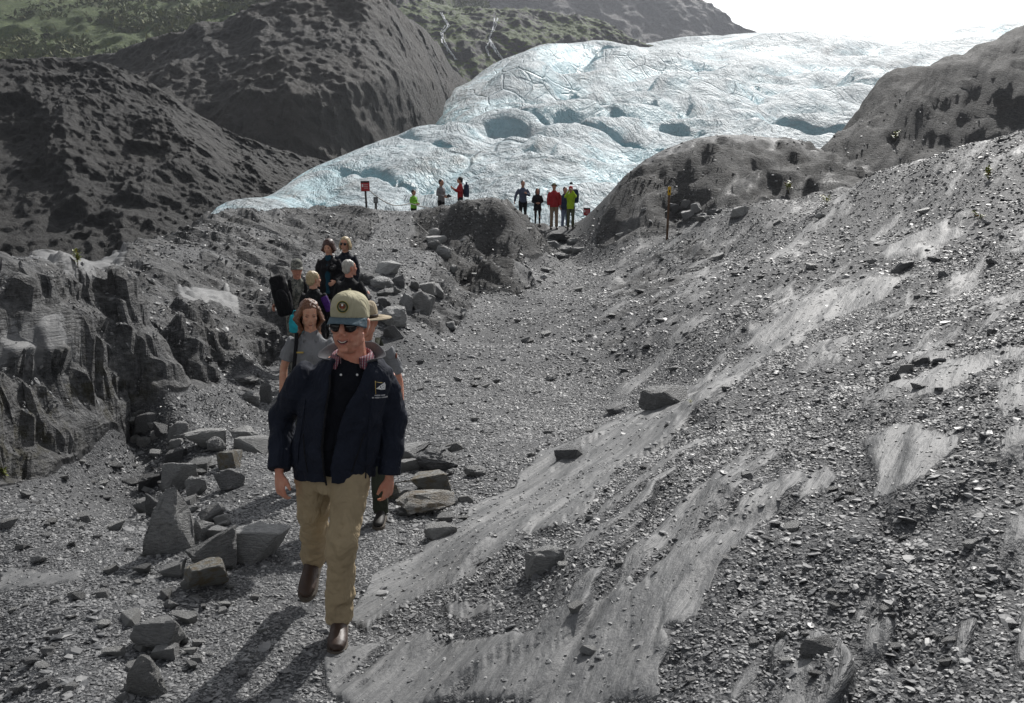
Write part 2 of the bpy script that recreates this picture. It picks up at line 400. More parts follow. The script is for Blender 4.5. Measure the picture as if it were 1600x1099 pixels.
# bedded ledges: the rock of the left knoll breaks into tilted layers
lk = rock * (X < 0.5) * smooth(3, 5, Y) * (1 - smooth(26, 34, Y))
for step, wt, sd_ in ((.26, .75, 1), (.085, .6, 2)):
    til = .42 * X + .12 * Y + .14 * fbm2(X * .9, Y * .9, 3, 600 + sd_)
    s_ = (Z + til) / step; fl_ = np.floor(s_); q_ = s_ - fl_
    zt = (fl_ + smooth(.58, .98, q_) * .92 + .08 * q_) * step - til
    Z = Z + wt * lk * np.clip(step / (1.3 * SPC), 0, 1) * (zt - Z)
rk = rock * (1 - lk) * smooth(20, 26, Y)
for step, wt, sd_ in ((1.0, .22, 3), (.42, .42, 4)):
    til = -.30 * X + .05 * Y + .8 * fbm2(X * .22, Y * .22, 5, 620 + sd_)
    s_ = (Z + til) / step; fl_ = np.floor(s_); q_ = s_ - fl_
    zt = (fl_ + smooth(.5, .97, q_) * .9 + .1 * q_) * step - til
    Z = Z + wt * rk * smooth(-.5, .4, fbm2(X * .5, Y * .5, 3, 640 + sd_)) * 1.3 * np.clip(step / (1.2 * SPC), 0, 1) * (zt - Z)
# left bank: vertical fluting on the face
left_bank = rock * (X < 0) * (Y < 19)
Z += left_bank * octv(.5, .03, np.abs(n2((X * .8 - Y * .6) * 2.0, (X * .6 + Y * .8) * .5, 85)))
gu, gv = np.arange(NU), np.arange(NV)
def height(x, y):                                           # ground height at any place
    x = np.atleast_1d(np.asarray(x, float)); y = np.atleast_1d(np.asarray(y, float))
    a = np.clip(np.interp(np.arctan2(x, y), AZ, gu), 0, NU - 1.001); l = np.clip(np.interp(np.log(np.hypot(x, y) + 1e-6), LR, gv), 0, NV - 1.001)
    i = a.astype(int); j = l.astype(int); fa = a - i; fl = l - j
    return (Z[j, i] * (1 - fa) + Z[j, i + 1] * fa) * (1 - fl) + (Z[j + 1, i] * (1 - fa) + Z[j + 1, i + 1] * fa) * fl
def sample(A, x, y):
    a = np.clip(np.round(np.interp(np.arctan2(x, y), AZ, gu)), 0, NU - 1).astype(int)
    l = np.clip(np.round(np.interp(np.log(np.hypot(x, y) + 1e-6), LR, gv)), 0, NV - 1).astype(int)
    return A[l, a]
def hit(px, py, y0=1.2, y1=95.0):                           # where the line of sight meets the ground
    d = ray(px, py); ys = np.exp(np.linspace(math.log(y0), math.log(y1), 1600))
    t = ys / d[1]; x = d[0] * t; z = CAM_Z + d[2] * t
    below = np.nonzero(height(x, ys) >= z)[0]
    k = below[0] if len(below) else len(ys) - 1
    return np.array([x[k], ys[k], height(x[k], ys[k])[0]])

bk = rock * (X < 0) * smooth(-.3, .0, sb) * (1 - smooth(.9, 1.6, sb)) * (Y < 18) * (Y > 3)      # the bank face, craggy sideways too
for lam, am in ((.75, .08), (.33, .06), (.15, .035)):
    wgt = np.clip(lam / (2.4 * SPC) - 1, 0, 1) * bk
    X = X + am * wgt * n3(X / lam, Y / lam, (Z + .42 * X) / lam * 2.2, 400); Y = Y + am * wgt * n3(X / lam, Y / lam, (Z + .42 * X) / lam * 2.2, 401); Z = Z + .5 * am * wgt * n3(X / lam, Y / lam, Z / lam, 402)
rk2 = rock * (1 - bk) * smooth(3, 6, RR)
for lam, am in ((1.2, .08), (.5, .05)):
    wgt = np.clip(lam / (2.4 * SPC) - 1, 0, 1) * rk2
    X = X + am * wgt * n3(X / lam, Y / lam, Z / lam, 410); Y = Y + am * wgt * n3(X / lam, Y / lam, Z / lam, 411)
moss = blur((in_poly(QX, QY, [(-20,560),(40,640),(100,570),(180,580),(250,560),(240,620),(140,690),(60,740),(-20,770)]) & front).astype(float), 3)
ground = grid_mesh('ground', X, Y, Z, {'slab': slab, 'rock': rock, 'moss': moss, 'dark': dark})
rq = (rock[:-1, :-1] < .6) | (slab[:-1, :-1] > .5) | (Y[:-1, :-1] > 23)                     # broken rock keeps hard facets
ground.data.polygons.foreach_set('use_smooth', rq.ravel())
tag(ground, kind='structure')

m = NT('ground_shale'); v = m.obj()
slabf = m.attr('slab'); rockf = m.attr('rock'); mossf = m.attr('moss')
vr = m.map(v, (1, 1, 1), (0, 0, R(32)))                     # y runs along the bedding
vst = m.map(vr, (5, .42, 5))
vor = m.n('TexVoronoi', feature='F1'); m.set(vor.inputs['Vector'], v); vor.inputs['Scale'].default_value = 38; vor.inputs['Randomness'].default_value = 1
vor2 = m.n('TexVoronoi', feature='F1'); m.set(vor2.inputs['Vector'], v); vor2.inputs['Scale'].default_value = 95
sep = m.n('SeparateColor'); m.set(sep.inputs[0], vor.outputs['Color'])
sep2 = m.n('SeparateColor'); m.set(sep2.inputs[0], vor2.outputs['Color'])
chip = m.math('MULTIPLY', m.math('ADD', sep.outputs[0], sep2.outputs[1]), .5)
gcol = m.ramp(chip, [(.1, (.035, .036, .039)), (.55, (.072, .074, .078)), (.9, (.14, .142, .146))])
gcol = m.mix(m.ramp(m.noise(v, .9, 5), [(.35, 0), (.7, .55)]), gcol, (.055, .057, .060))
streak = m.noise(vst, 2.2, 5, .62)
speck = m.noise(v, 26, 3, .7)
scol = m.ramp(streak, [(.28, (.095, .098, .101)), (.48, (.155, .157, .159)), (.70, (.235, .235, .234))])
scol = m.mix(m.ramp(speck, [(.50, 0), (.62, .55)]), scol, (.11, .113, .118))
rn = m.noise(v, 1.1, 7, .74); rn2 = m.noise(m.map(v, (1, 1, 2.2), (.5, .3, .7)), 7, 4, .65)
rcol = m.ramp(rn2, [(.3, (.04, .041, .043)), (.5, (.080, .081, .083)), (.72, (.15, .15, .149))])
rcol = m.mix(m.ramp(rn, [(.42, 0), (.66, .6)]), rcol, (.085, .082, .078))
h1 = m.math('ADD', m.math('MULTIPLY', vor.outputs['Distance'], -1.0), m.math('MULTIPLY', sep.outputs[1], .6))
h2 = m.math('ADD', m.math('MULTIPLY', vor2.outputs['Distance'], -.5), m.math('MULTIPLY', sep2.outputs[2], .3))
hg = m.math('ADD', h1, h2)
hs = m.math('ADD', m.math('MULTIPLY', m.noise(vst, 7, 5, .6), 1.1), m.math('MULTIPLY', speck, .35))
hr = m.math('ADD', m.math('MULTIPLY', m.noise(v, 13, 5, .75), 3.6), m.math('ADD', m.math('MULTIPLY', rn2, 7.0), m.math('MULTIPLY', rn, 13.0)))
bed = m.noise(m.map(v, (1.2, 1.2, 14), (.10, -.38, 0)), 2.2, 4, .65)
hr = m.math('ADD', hr, m.math('MULTIPLY', bed, 4.0))
rcol_ = m.mix(1.0, rcol, m.ramp(m.noise(v, 17, 4, .75), [(.32, .55), (.66, 1.5)]), 'MULTIPLY')
col = m.mix(m.ramp(rockf, [(.3, 0), (.7, 1)]), gcol, rcol_)
brk = m.math('ADD', slabf, m.math('MULTIPLY', m.math('SUBTRACT', m.noise(vst, 5, 4, .7), .5), 1.6))
smask = m.ramp(brk, [(.30, 0), (.70, 1)])
col = m.mix(smask, col, scol)
mm = m.math('MULTIPLY', mossf, m.ramp(m.noise(v, 5, 6, .7), [(.5, 0), (.62, .8)]))
col = m.mix(mm, col, (.035, .032, .016))
dk = m.math('MULTIPLY', m.attr('dark'), m.ramp(m.noise(v, .5, 5, .65), [(.3, .55), (.6, 1)]))   # knolls and upper ridge: browner rock, with steep-face shade put into the colour
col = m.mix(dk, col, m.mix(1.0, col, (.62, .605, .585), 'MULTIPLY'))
hh_ = m.mix(smask, m.mix(m.ramp(rockf, [(.3, 0), (.7, 1)]), hg, hr), hs)
m.p(Base_Color=col, Roughness=m.mix(smask, m.mix(m.ramp(rockf, [(.3, 0), (.7, 1)]), m.mix(chip, .80, .62), .78), .62), Normal=m.bump(hh_, .6, .022))
m.p(Specular_IOR_Level=m.mix(m.ramp(rockf, [(.3, 0), (.7, 1)]), .38, .28))
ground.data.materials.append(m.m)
# ================================================================== glacier
gp = []
marg = [(120,445,72),(200,390,75),(340,322,85),(450,287,120),(560,248,170),(690,189,260),(698,150,330),(760,113,400),(820,88,450)]
gp += [P(*a) for a in marg]
gp += [P(*a) for a in [(930,78,500),(1000,81,520),(1100,69,560),(1170,55,600),(1270,50,640),(1400,57,660),(1470,55,680),(1560,48,700),(1760,42,700),
      (600,305,98),(800,300,92),(900,300,90),(950,250,130),(700,242,170),(800,205,210),(900,185,260),(1000,222,170),(1100,215,180),(1200,222,190),
      (1300,205,240),(1100,145,330),(1250,135,380),(1400,125,420),(950,125,360),(850,135,340),(1350,85,560),(500,318,92),(1600,100,480),(1500,180,260),(1700,180,260)]]
for px, py, Yd in marg:
    for k, f in ((70, .05), (200, .14)):
        q = P(px - k, py, Yd); q[2] -= f * Yd; gp.append(q)
for az in np.linspace(-36, 38, 9):
    for r, z in ((58, -14), (72, -6.5)): gp.append(np.array([r * math.sin(R(az)), r * math.cos(R(az)), z]))
for az in np.linspace(0, 36, 5):
    q = np.array([900 * math.sin(R(az)), 900 * math.cos(R(az)), 96]); gp.append(q)
for az in (-30, -18, -8): gp.append(np.array([900 * math.sin(R(az)), 900 * math.cos(R(az)), 0]))
gt = TPS(gp, 1e-4)
gaz = np.linspace(R(-24), R(33), 560); glr = np.linspace(math.log(62), math.log(860), 440)
CA, CL = np.meshgrid(gaz[::5], glr[::5])
zc = gt(np.exp(CL) * np.sin(CA), np.exp(CL) * np.cos(CA))
t1 = np.stack([np.interp(gaz, gaz[::5], row) for row in zc])
GZ = np.stack([np.interp(glr, glr[::5], t1[:, j]) for j in range(len(gaz))], 1)
GA, GL = np.meshgrid(gaz, glr); GR = np.exp(GL)
GX = GR * np.sin(GA); GY = GR * np.cos(GA)
fl = np.array([-.62, -.78])                                 # the ice flows towards the viewer and to the left
ga = GX * fl[0] + GY * fl[1]; gc = -GX * fl[1] + GY * fl[0]
w1 = 26 * fbm2(GX / 70, GY / 70, 3, 5); w2 = 26 * fbm2(GX / 70, GY / 70, 3, 6)
sp = GR * (glr[1] - glr[0])
def go(lam, amp, f): return amp * np.clip(lam / (2.4 * sp) - 1, 0, 1) * f
amp = np.clip(GR / 260, .25, 1.2) * (1 - .5 * smooth(330, 560, GR))
edge = smooth(0, 1, (np.interp(GR, [q[2] for q in marg], [math.atan2(*P(*q)[:2]) for q in marg]) + .02 - GA) / -.08)
D = amp * 3.5 * n2((ga + w1) / 120, (gc + w2) / 34, 7)
act = .6 + .6 * smooth(-.35, .45, n2(GX / 110, GY / 110, 11) + .15)            # rougher and calmer stretches of the icefall
for i, (la, lc, am, rg_) in enumerate(((100, 42, 7.0, .0), (52, 23, 6.6, .08), (22, 12, 4.8, .2), (9, 7, 3.2, .3), (5, 3.8, 1.8, .4))):
    ww = .62 ** i
    q = n2((ga + w1 * ww * 1.1) / la, (gc + w2 * ww * .8) / lc, 13 + i)
    D += amp * act * go(lc * .8, am, q * (1 - rg_) + rg_ * (.5 - 2.0 * np.abs(q)))
D += go(3.2, .22, n2(ga / 1.6, gc / 1.1, 17))
crev = np.abs(n2((ga + w1 * .7) / 24, (gc + w2) / 120, 19))      # crevasses across the flow
D -= amp * go(9, 3.2, np.exp(-(crev / .06) ** 2) * smooth(-.1, .3, n2(GX / 90, GY / 90, 20) + .25 * smooth(200, 500, GR)))
GZ = GZ + D * np.clip(edge, .12, 1)
dirt = smooth(.25, .8, fbm2(ga / 60, gc / 6, 4, 30) * .7 + .5 * n2(GX / 70, GY / 70, 31)) + .9 * (1 - smooth(0.0, .6, edge))
low = smooth(1, -2.2, D / amp)                              # hollows have lost their weathered crust
glacier = grid_mesh('glacier', GX, GY, GZ, {'dirt': dirt, 'bare': low})
tag(glacier, kind='structure')
m = NT('glacier_ice'); v = m.obj()
geo = m.n('NewGeometry'); sx = m.n('SeparateXYZ'); m.set(sx.inputs[0], geo.outputs['True Normal'])
steep = m.ramp(sx.outputs['Z'], [(.60, 1), (.93, 0)])
nb = m.noise(v, .055, 6, .6); nf = m.noise(v, .5, 7, .7); vst = m.map(v, (.5, .12, .5), (0, 0, R(-38)))
band = m.noise(vst, 1.0, 7, .65, .6)
blue = m.math('ADD', m.math('MULTIPLY', steep, .55), m.math('MULTIPLY', m.attr('bare'), .5))
blue = m.math('ADD', blue, m.math('MULTIPLY', m.math('SUBTRACT', nb, .5), .9), True)
crust = m.ramp(nf, [(.3, (.35, .425, .46)), (.65, (.53, .605, .64))])
ice = m.ramp(nb, [(.3, (.26, .52, .61)), (.7, (.46, .72, .79))])
col = m.mix(m.ramp(blue, [(.12, 0), (.75, .95)]), crust, ice)
dm = m.math('MULTIPLY', m.attr('dirt'), m.ramp(band, [(.42, 0), (.66, .75)]))
col = m.mix(dm, col, (.23, .235, .23))
col = m.mix(m.ramp(m.noise(vst, 4.5, 6, .7), [(.56, 0), (.74, .5)]), col, (.17, .18, .185))
vw = m.n('VectorMath', operation='ADD'); m.set(vw.inputs[0], m.map(v, (.10, .035, .10), (0, 0, R(52)))); wv_ = m.n('TexNoise', Vector=v, Scale=.03); wv_.inputs['Detail'].default_value = 4; m.set(vw.inputs[1], wv_.outputs['Color'])
vc = m.n('TexVoronoi', feature='DISTANCE_TO_EDGE'); m.set(vc.inputs['Vector'], vw.outputs[0]); vc.inputs['Scale'].default_value = 1.5
zone = m.ramp(m.noise(v, .022, 3), [(.46, 0), (.58, 1)])
crk = m.math('MULTIPLY', m.ramp(vc.outputs['Distance'], [(.008, 1), (.05, 0)]), zone)
col = m.mix(m.math('MULTIPLY', crk, .3), col, (.10, .30, .38))
mid = m.noise(m.map(v, (.16, .07, .16), (0, 0, R(-38))), 1.0, 6, .68, .8)
hb = m.math('ADD', m.math('ADD', m.math('MULTIPLY', band, 1.2), nf), m.math('SUBTRACT', m.math('MULTIPLY', mid, 5.0), m.math('MULTIPLY', crk, .8)))
m.p(Base_Color=col, Roughness=m.ramp(blue, [(.2, .62), (.9, .35)]), Normal=m.bump(hb, 1.0, .9))
m.b.inputs['Specular IOR Level'].default_value = .4
glacier.data.materials.append(m.m)

# ================================================================== cliffs and mountains
def resample(poly, n):
    p = np.array([P(*a) for a in poly]); t = np.linspace(0, 1, len(poly))
    # smooth Catmull-Rom through the points
    q = np.linspace(0, 1, n) * (len(poly) - 1); i = np.clip(q.astype(int), 0, len(poly) - 2); f = (q - i)[:, None]
    g = lambda k: p[np.clip(k, 0, len(p) - 1)]
    a, b, c, d = g(i - 1), g(i), g(i + 1), g(i + 2)
    return .5 * (2 * b + (c - a) * f + (2 * a - 5 * b + 4 * c - d) * f ** 2 + (3 * b - a - 3 * c + d) * f ** 3)
def sheet(name, rows, nu, nvs, mat, lams, seed, back=(60, -40), push=(0, -1, .35)):
    rs = [resample(r, nu) for r in rows]
    last = rs[-1].copy(); last[:, 1] += back[0]; last[:, 2] += back[1]; rs.append(last)
    out = []
    for k in range(len(rs) - 1):
        n = nvs[k]
        for j in range(n): out.append(rs[k] + (rs[k + 1] - rs[k]) * (j / n))
    out.append(rs[-1]); V = np.array(out)
    for _ in range(6): V[1:-1] = (V[:-2] + 2 * V[1:-1] + V[2:]) / 4
    x, y, z = V[..., 0], V[..., 1], V[..., 2]; D = np.zeros(x.shape)
    for i, (lam, am) in enumerate(lams):
        hh, tl, f1, f2 = cell2((x + .35 * z + .3 * lam * n3(x / lam, y / lam, z / lam, seed + 40 + i)) / lam, (z + .4 * y - .2 * x + .5 * lam * n3(x / lam * .7, y / lam, z / lam * .7, seed + 60 + i)) / (lam * 1.1), seed + i)
        D += am * (.22 * hh + .5 * tl + .9 * (1 - 2 * np.abs(n3(x / lam, y / lam, z / lam * .6, seed + 20 + i))))
    sp_ = lams[-1][0]; L0 = lams[0][0]; A0 = lams[0][1]
    pts_ = np.stack([(x + .25 * z) / L0 * 1.25, y / L0 * .8, z / L0 * .62], -1).reshape(-1, 3)
    rm = np.array([mnoise.ridged_multi_fractal(V_, .82, 2.15, 7, .95, 2.1) for V_ in map(Vector, pts_)]).reshape(x.shape)
    D = .4 * D + A0 * .95 * (rm - rm.mean())
    for i, (lam, am) in enumerate(((sp_ * .55, lams[-1][1] * .75), (sp_ * .3, lams[-1][1] * .5))): D += am * n3(x / lam, y / lam, z / lam, seed + 80 + i)
    x = x + D * push[0]; y = y + D * push[1]; z = z + D * push[2]
    o = grid_mesh(name, x, y, z, None, False); tag(o, kind='structure'); o.data.materials.append(mat); return o, (x, y, z)

def cliff_mat(name, dark, mid, lite, sc, green=0.0, brown=.3, rot=.5):
    m = NT(name); v = m.obj()
    a = m.noise(m.map(v, (1, 1, .55), (0, rot, 0)), .09 * sc, 7, .74); b = m.noise(v, .42 * sc, 7, .78); c = m.noise(v, .03 * sc, 5, .6)
    col = m.ramp(b, [(.32, dark), (.52, mid), (.72, lite)])
    col = m.mix(m.ramp(a, [(.42, 0), (.62, .65)]), col, [q * 1.15 for q in mid])
    col = m.mix(m.ramp(c, [(.45, 0), (.65, brown)]), col, (mid[0] * 1.15, mid[1] * 1.0, mid[2] * .82))
    if green:
        geo = m.n('NewGeometry'); sx = m.n('SeparateXYZ'); m.set(sx.inputs[0], geo.outputs['Normal'])
        g = m.math('ADD', m.math('MULTIPLY', m.ramp(sx.outputs['Z'], [(.25, 0), (.75, 1)]), .55), m.math('MULTIPLY', c, .9))
        g = m.math('ADD', g, m.math('MULTIPLY', m.math('SUBTRACT', b, .5), .7))
        gc = m.ramp(b, [(.3, (.024, .05, .006)), (.55, (.075, .12, .012)), (.75, (.16, .18, .022))])
        col = m.mix(m.ramp(g, [(.95 - green, 0), (1.12 - green, 1)]), col, gc)
    m.p(Base_Color=col, Roughness=.78, Normal=m.bump(m.math('ADD', b, m.math('MULTIPLY', a, 2.0)), .95, 2.6 / sc))
    m.b.inputs['Specular IOR Level'].default_value = .35
    return m.m
MD = cliff_mat('moraine_rock', (.015, .015, .016), (.035, .034, .033), (.078, .076, .073), 1.6, 0, .3)
MB = cliff_mat('dome_rock', (.025, .024, .024), (.053, .050, .047), (.10, .095, .088), 1.0, 0, .5)
MG = cliff_mat('green_slope', (.03, .029, .028), (.065, .062, .058), (.12, .115, .108), .8, .55, .4)
MW = cliff_mat('falls_rock', (.035, .034, .034), (.07, .068, .067), (.13, .127, .124), .6, .04, .4)
MF = cliff_mat('far_rock', (.05, .048, .05), (.085, .082, .083), (.13, .126, .125), .25, 0, .3)
sheet('moraine_slope', [[(-200,470,92),(100,460,92),(250,425,95),(350,375,100),(450,325,120),(540,292,150)],
                        [(-200,300,112),(100,285,116),(250,292,118),(350,292,122),(430,288,135),(540,278,160)],
                        [(-200,98,150),(0,93,150),(90,92,150),(200,113,150),(330,190,150),(420,232,152),(540,266,172)]], 330, (60, 90, 16), MD,
      [(16, 2.4), (7, 1.3), (3, .75), (1.3, .4)], 100)
sheet('rock_dome', [[(60,360,200),(300,345,200),(450,330,200),(560,290,215),(660,235,250),(705,190,300),(735,175,360)],
                    [(40,160,228),(250,160,224),(400,150,218),(550,140,224),(650,130,262),(697,140,310),(728,148,370)],
                    [(20,108,300),(180,88,290),(250,62,280),(330,38,272),(450,2,266),(580,-4,272),(640,30,300),(690,95,340),(725,130,390)]], 330, (50, 95, 22), MB,
      [(38, 4.5), (16, 2.4), (7, 1.2), (3, .6)], 140, back=(90, 6))
green_slope, gs_xyz = sheet('green_slope', [[(-250,150,400),(150,130,400),(330,90,400),(450,60,400),(640,110,560),(700,150,700),(760,170,860)],
                        [(-250,50,500),(150,45,500),(330,25,500),(450,-5,500),(640,20,600),(700,40,760),(760,50,900)],
                        [(-250,-120,860),(150,-120,860),(330,-120,860),(450,-120,860),(640,-140,700),(700,-140,820),(760,-140,950)]], 280, (40, 80, 10), MG,
      [(40, 6), (18, 3), (8, 1.6), (4, .8)], 180, back=(80, 10))
falls, fxyz = sheet('waterfall_cliff', [[(620,190,470),(700,160,480),(800,125,500),(880,110,540),(960,95,580),(1040,85,620)],
                        [(620,80,520),(700,70,520),(800,70,530),(880,62,560),(960,66,590),(1040,82,622)],
                        [(620,-20,600),(700,12,600),(790,16,600),(870,22,610),(950,38,620),(1010,76,630)]], 240, (40, 70, 10), MW,
      [(36, 5), (15, 2.6), (7, 1.3)], 220, back=(80, 10))
sheet('far_mountain', [[(560,140,1000),(800,130,1050),(1000,110,1100),(1110,85,1150),(1170,72,1180),(1230,85,1200)],
                       [(560,0,1150),(800,20,1150),(1000,25,1180),(1090,35,1200),(1150,54,1210),(1230,85,1210)],
                       [(560,-200,1300),(800,-160,1300),(1000,-60,1280),(1080,-6,1260),(1120,16,1240),(1165,46,1220),(1230,85,1220)]], 200, (40, 70, 10), MF,
      [(90, 11), (40, 6), (18, 3)], 260, back=(150, -40))
def ribbon(name, pts, widths, kind='structure'):
    # falling water laid on the cliff face
    fx, fy, fz = [a.ravel() for a in fxyz]; fpx, fpy = project(fx, fy, fz)
    bm = bmesh.new(); rows = []
    pp = []
    for (x0, y0), (x1, y1) in zip(pts[:-1], pts[1:]):
        n = max(2, int(math.hypot(x1 - x0, y1 - y0) / 1.5))
        for k in range(n): pp.append((x0 + (x1 - x0) * k / n, y0 + (y1 - y0) * k / n))
    pp.append(pts[-1])
    rnd = random.Random(len(pts))
    for i, (px, py) in enumerate(pp):
        k = np.argmin((fpx - px) ** 2 + (fpy - py) ** 2); Yd = fy[k] - 1.6
        w = np.interp(i / (len(pp) - 1), np.linspace(0, 1, len(widths)), widths) * rnd.uniform(.6, 1.25)
        j = rnd.uniform(-.7, .7)
        c = P(px + j, py, Yd)
        rows.append([bm.verts.new((c[0] + s * w, c[1] - b, c[2])) for s, b in ((-1, -.8), (-.4, .5), (.4, .6), (1, -.8))])
    for a, b in zip(rows[:-1], rows[1:]):
        for k in range(3): bm.faces.new((a[k], a[k + 1], b[k + 1], b[k]))
    me = bpy.data.meshes.new(name); bm.to_mesh(me); bm.free()
    o = bpy.data.objects.new(name, me); COL.objects.link(o); o.data.materials.append(MWAT); tag(o, kind=kind); return o
m = NT('white_water'); m.p(Base_Color=m.ramp(m.noise(m.obj(), .6, 5), [(.3, (.5, .52, .54)), (.7, (.85, .87, .88))]), Roughness=.4); MWAT = m.m
def fall(pts, n, spread, w, seed):
    rd = random.Random(seed)
    for k in range(n):
        ox = [rd.gauss(0, spread) for _ in pts]; a = 0 if k < n - 1 else 1
        ribbon('waterfall', [(x + ox[i], y) for i, (x, y) in enumerate(pts)][a:], [w * rd.uniform(.5, 1.2) for _ in range(4)])
fall([(776,28),(770,46),(764,60),(770,72),(777,82),(785,92),(794,108)], 4, 2.2, .42, 1)
fall([(764,60),(760,74),(765,88)], 2, 1.6, .3, 2)
fall([(688,20),(700,40),(691,52),(693,66),(704,80),(713,94)], 4, 2.2, .36, 3)
# ================================================================== loose rock
def stone_mat(name, lo, hi, stain=None, rough=.5, seed=0.0, vein=False):
    m = NT(name); v = m.obj()
    rnd = m.n('ObjectInfo').outputs['Random']
    off = m.n('VectorMath', operation='ADD'); m.set(off.inputs[0], v); cx = m.n('CombineXYZ')
    m.set(cx.inputs[0], m.math('MULTIPLY', rnd, 37.0)); m.set(cx.inputs[1], seed); m.set(off.inputs[1], cx.outputs[0])
    a = m.noise(m.map(off.outputs[0], (1, 1, 3.5), (.4, .3, 0)), 5, 5, .62); b = m.noise(off.outputs[0], 30, 4, .65)
    col = m.ramp(m.math('ADD', m.math('MULTIPLY', a, .7), m.math('MULTIPLY', b, .3)), [(.36, lo), (.60, hi)])
    col = m.mix(1.0, col, m.ramp(rnd, [(0, .62), (.5, 1.0), (1, 1.35)]), 'MULTIPLY')
    if stain: col = m.mix(m.ramp(m.noise(off.outputs[0], 2.6, 4), [(.46, 0), (.60, .8)]), col, stain)
    if vein:
        w = m.noise(m.map(v, (1, .4, .35)), .75, 2, .4)
        col = m.mix(m.ramp(w, [(.50, 0), (.507, .9), (.515, 0)]), col, (.42, .40, .36))
    m.p(Base_Color=col, Roughness=rough, Normal=m.bump(m.math('ADD', a, m.math('MULTIPLY', b, .5)), .9, .05))
    m.b.inputs['Specular IOR Level'].default_value = .4
    return m.m
M_ST = stone_mat('boulder_grey', (.18, .183, .185), (.35, .35, .345))
M_STL = stone_mat('boulder_pale', (.26, .262, .26), (.45, .448, .435))
M_STD = stone_mat('boulder_dark', (.11, .112, .115), (.225, .227, .23))
M_STB = stone_mat('boulder_stained', (.17, .17, .166), (.32, .315, .29), (.20, .155, .085))
M_STV = stone_mat('boulder_veined', (.16, .157, .15), (.32, .31, .285), (.17, .125, .07), vein=True)

# gravel: points carrying size and rotation; the stones are made and scattered by geometry nodes
def gravel_mat():
    m = NT('gravel_chip'); rnd = m.n('ObjectInfo').outputs['Random']; v = m.n('NewGeometry').outputs['Position']
    c = m.ramp(rnd, [(0, (.07, .072, .076)), (.35, (.13, .133, .137)), (.7, (.185, .187, .19)), (.95, (.26, .26, .26)), (1, (.38, .38, .375))])
    c = m.mix(m.ramp(m.noise(v, 60, 2), [(.35, 0), (.7, .35)]), c, (.20, .20, .20))
    m.p(Base_Color=c, Roughness=m.math('ADD', m.math('MULTIPLY', rnd, .2), .46)); m.b.inputs['Specular IOR Level'].default_value = .5
    return m.m
M_GR = gravel_mat()
rng = np.random.default_rng(7)
def scatter(n, r0, r1, s0, s1, clump, on_slab=.07, on_rock=.25, seed=0, power=2.2, azl=33):
    a = rng.uniform(-R(azl), R(azl), n); r = np.sqrt(rng.uniform(r0 * r0, r1 * r1, n))
    x = r * np.sin(a); y = r * np.cos(a)
    w = 1 - (1 - on_slab) * np.clip(sample(slab, x, y) * 1.6, 0, 1); w = w * (1 - (1 - on_rock) * np.clip(sample(rock, x, y), 0, 1))
    w = w * np.clip(.62 + clump * (fbm2(x * .8, y * .8, 3, 300 + seed) + .5 * n2(x * 3, y * 3, 310 + seed)), 0.04, 1)
    k = rng.uniform(0, 1, n) < w
    x, y = x[k], y[k]; s = s0 + (s1 - s0) * rng.uniform(0, 1, len(x)) ** power
    return x, y, s
sets = [scatter(150000, 1.6, 7.5, .0055, .0125, .35, seed=1, azl=31), scatter(120000, 7, 15, .0085, .018, .4, seed=2, azl=31), scatter(22000, 1.6, 14, .012, .027, .6, seed=3, power=2.8, azl=31),
        scatter(130000, 14, 36, .015, .034, .45, seed=4, azl=31, on_rock=.5), scatter(1500, 2, 18, .022, .048, .9, seed=5, power=3), scatter(14000, 14, 60, .03, .065, .8, seed=6, power=2.5, on_rock=.75),
        scatter(350, 12, 40, .06, .11, .9, .3, .3, seed=7, power=2.6)]
gx = np.concatenate([s[0] for s in sets]); gy = np.concatenate([s[1] for s in sets]); gs = np.concatenate([s[2] for s in sets])
# the trodden path keeps only fine gravel
ppx, ppy = project(gx, gy, height(gx, gy))
trod = in_poly(ppx, ppy, [(330,1099),(560,1099),(545,950),(600,850),(560,720),(430,600),(380,590),(360,620),(420,720),(440,820),(400,930)])
trod |= in_poly(ppx, ppy, [(700,660),(900,600),(880,500),(920,420),(900,390),(860,400),(830,450),(760,500),(740,560)])
keep = ~trod | (gs < .019 * np.clip(gy / 8, 1, 3)) | (rng.uniform(0, 1, len(gx)) < .25)
gx, gy, gs = gx[keep], gy[keep], gs[keep]
gz = height(gx, gy)
e = .06
nx = -(height(gx + e, gy) - height(gx - e, gy)) / (2 * e); ny = -(height(gx, gy + e) - height(gx, gy - e)) / (2 * e)
n = len(gx)
rot = np.stack([np.arctan(-ny) * .8 + rng.normal(0, .17, n), np.arctan(nx) * .8 + rng.normal(0, .17, n), rng.uniform(0, 6.28, n)], -1)
flat = rng.uniform(.2, .48, n)
scl = np.stack([gs * rng.uniform(.9, 1.5, n), gs * rng.uniform(.7, 1.1, n), gs * flat], -1)
gz = gz + gs * flat * .35
me = bpy.data.meshes.new('gravel'); me.vertices.add(n)
me.vertices.foreach_set('co', np.stack([gx, gy, gz], -1).astype(np.float32).ravel())
for nm, arr in (('rot', rot), ('scl', scl)):
    at = me.attributes.new(nm, 'FLOAT_VECTOR', 'POINT'); at.data.foreach_set('vector', arr.astype(np.float32).ravel())
at = me.attributes.new('pick', 'INT', 'POINT'); at.data.foreach_set('value', rng.integers(0, 6, n).astype(np.int32))
gravel = bpy.data.objects.new('gravel', me); COL.objects.link(gravel)
tag(gravel, 'loose grey shale gravel covering the valley floor and slopes', None, kind='stuff')
ng = bpy.data.node_groups.new('gravel_scatter', 'GeometryNodeTree')
ng.interface.new_socket('Geometry', in_out='INPUT', socket_type='NodeSocketGeometry')
ng.interface.new_socket('Geometry', in_out='OUTPUT', socket_type='NodeSocketGeometry')
N = ng.nodes.new; L = ng.links.new
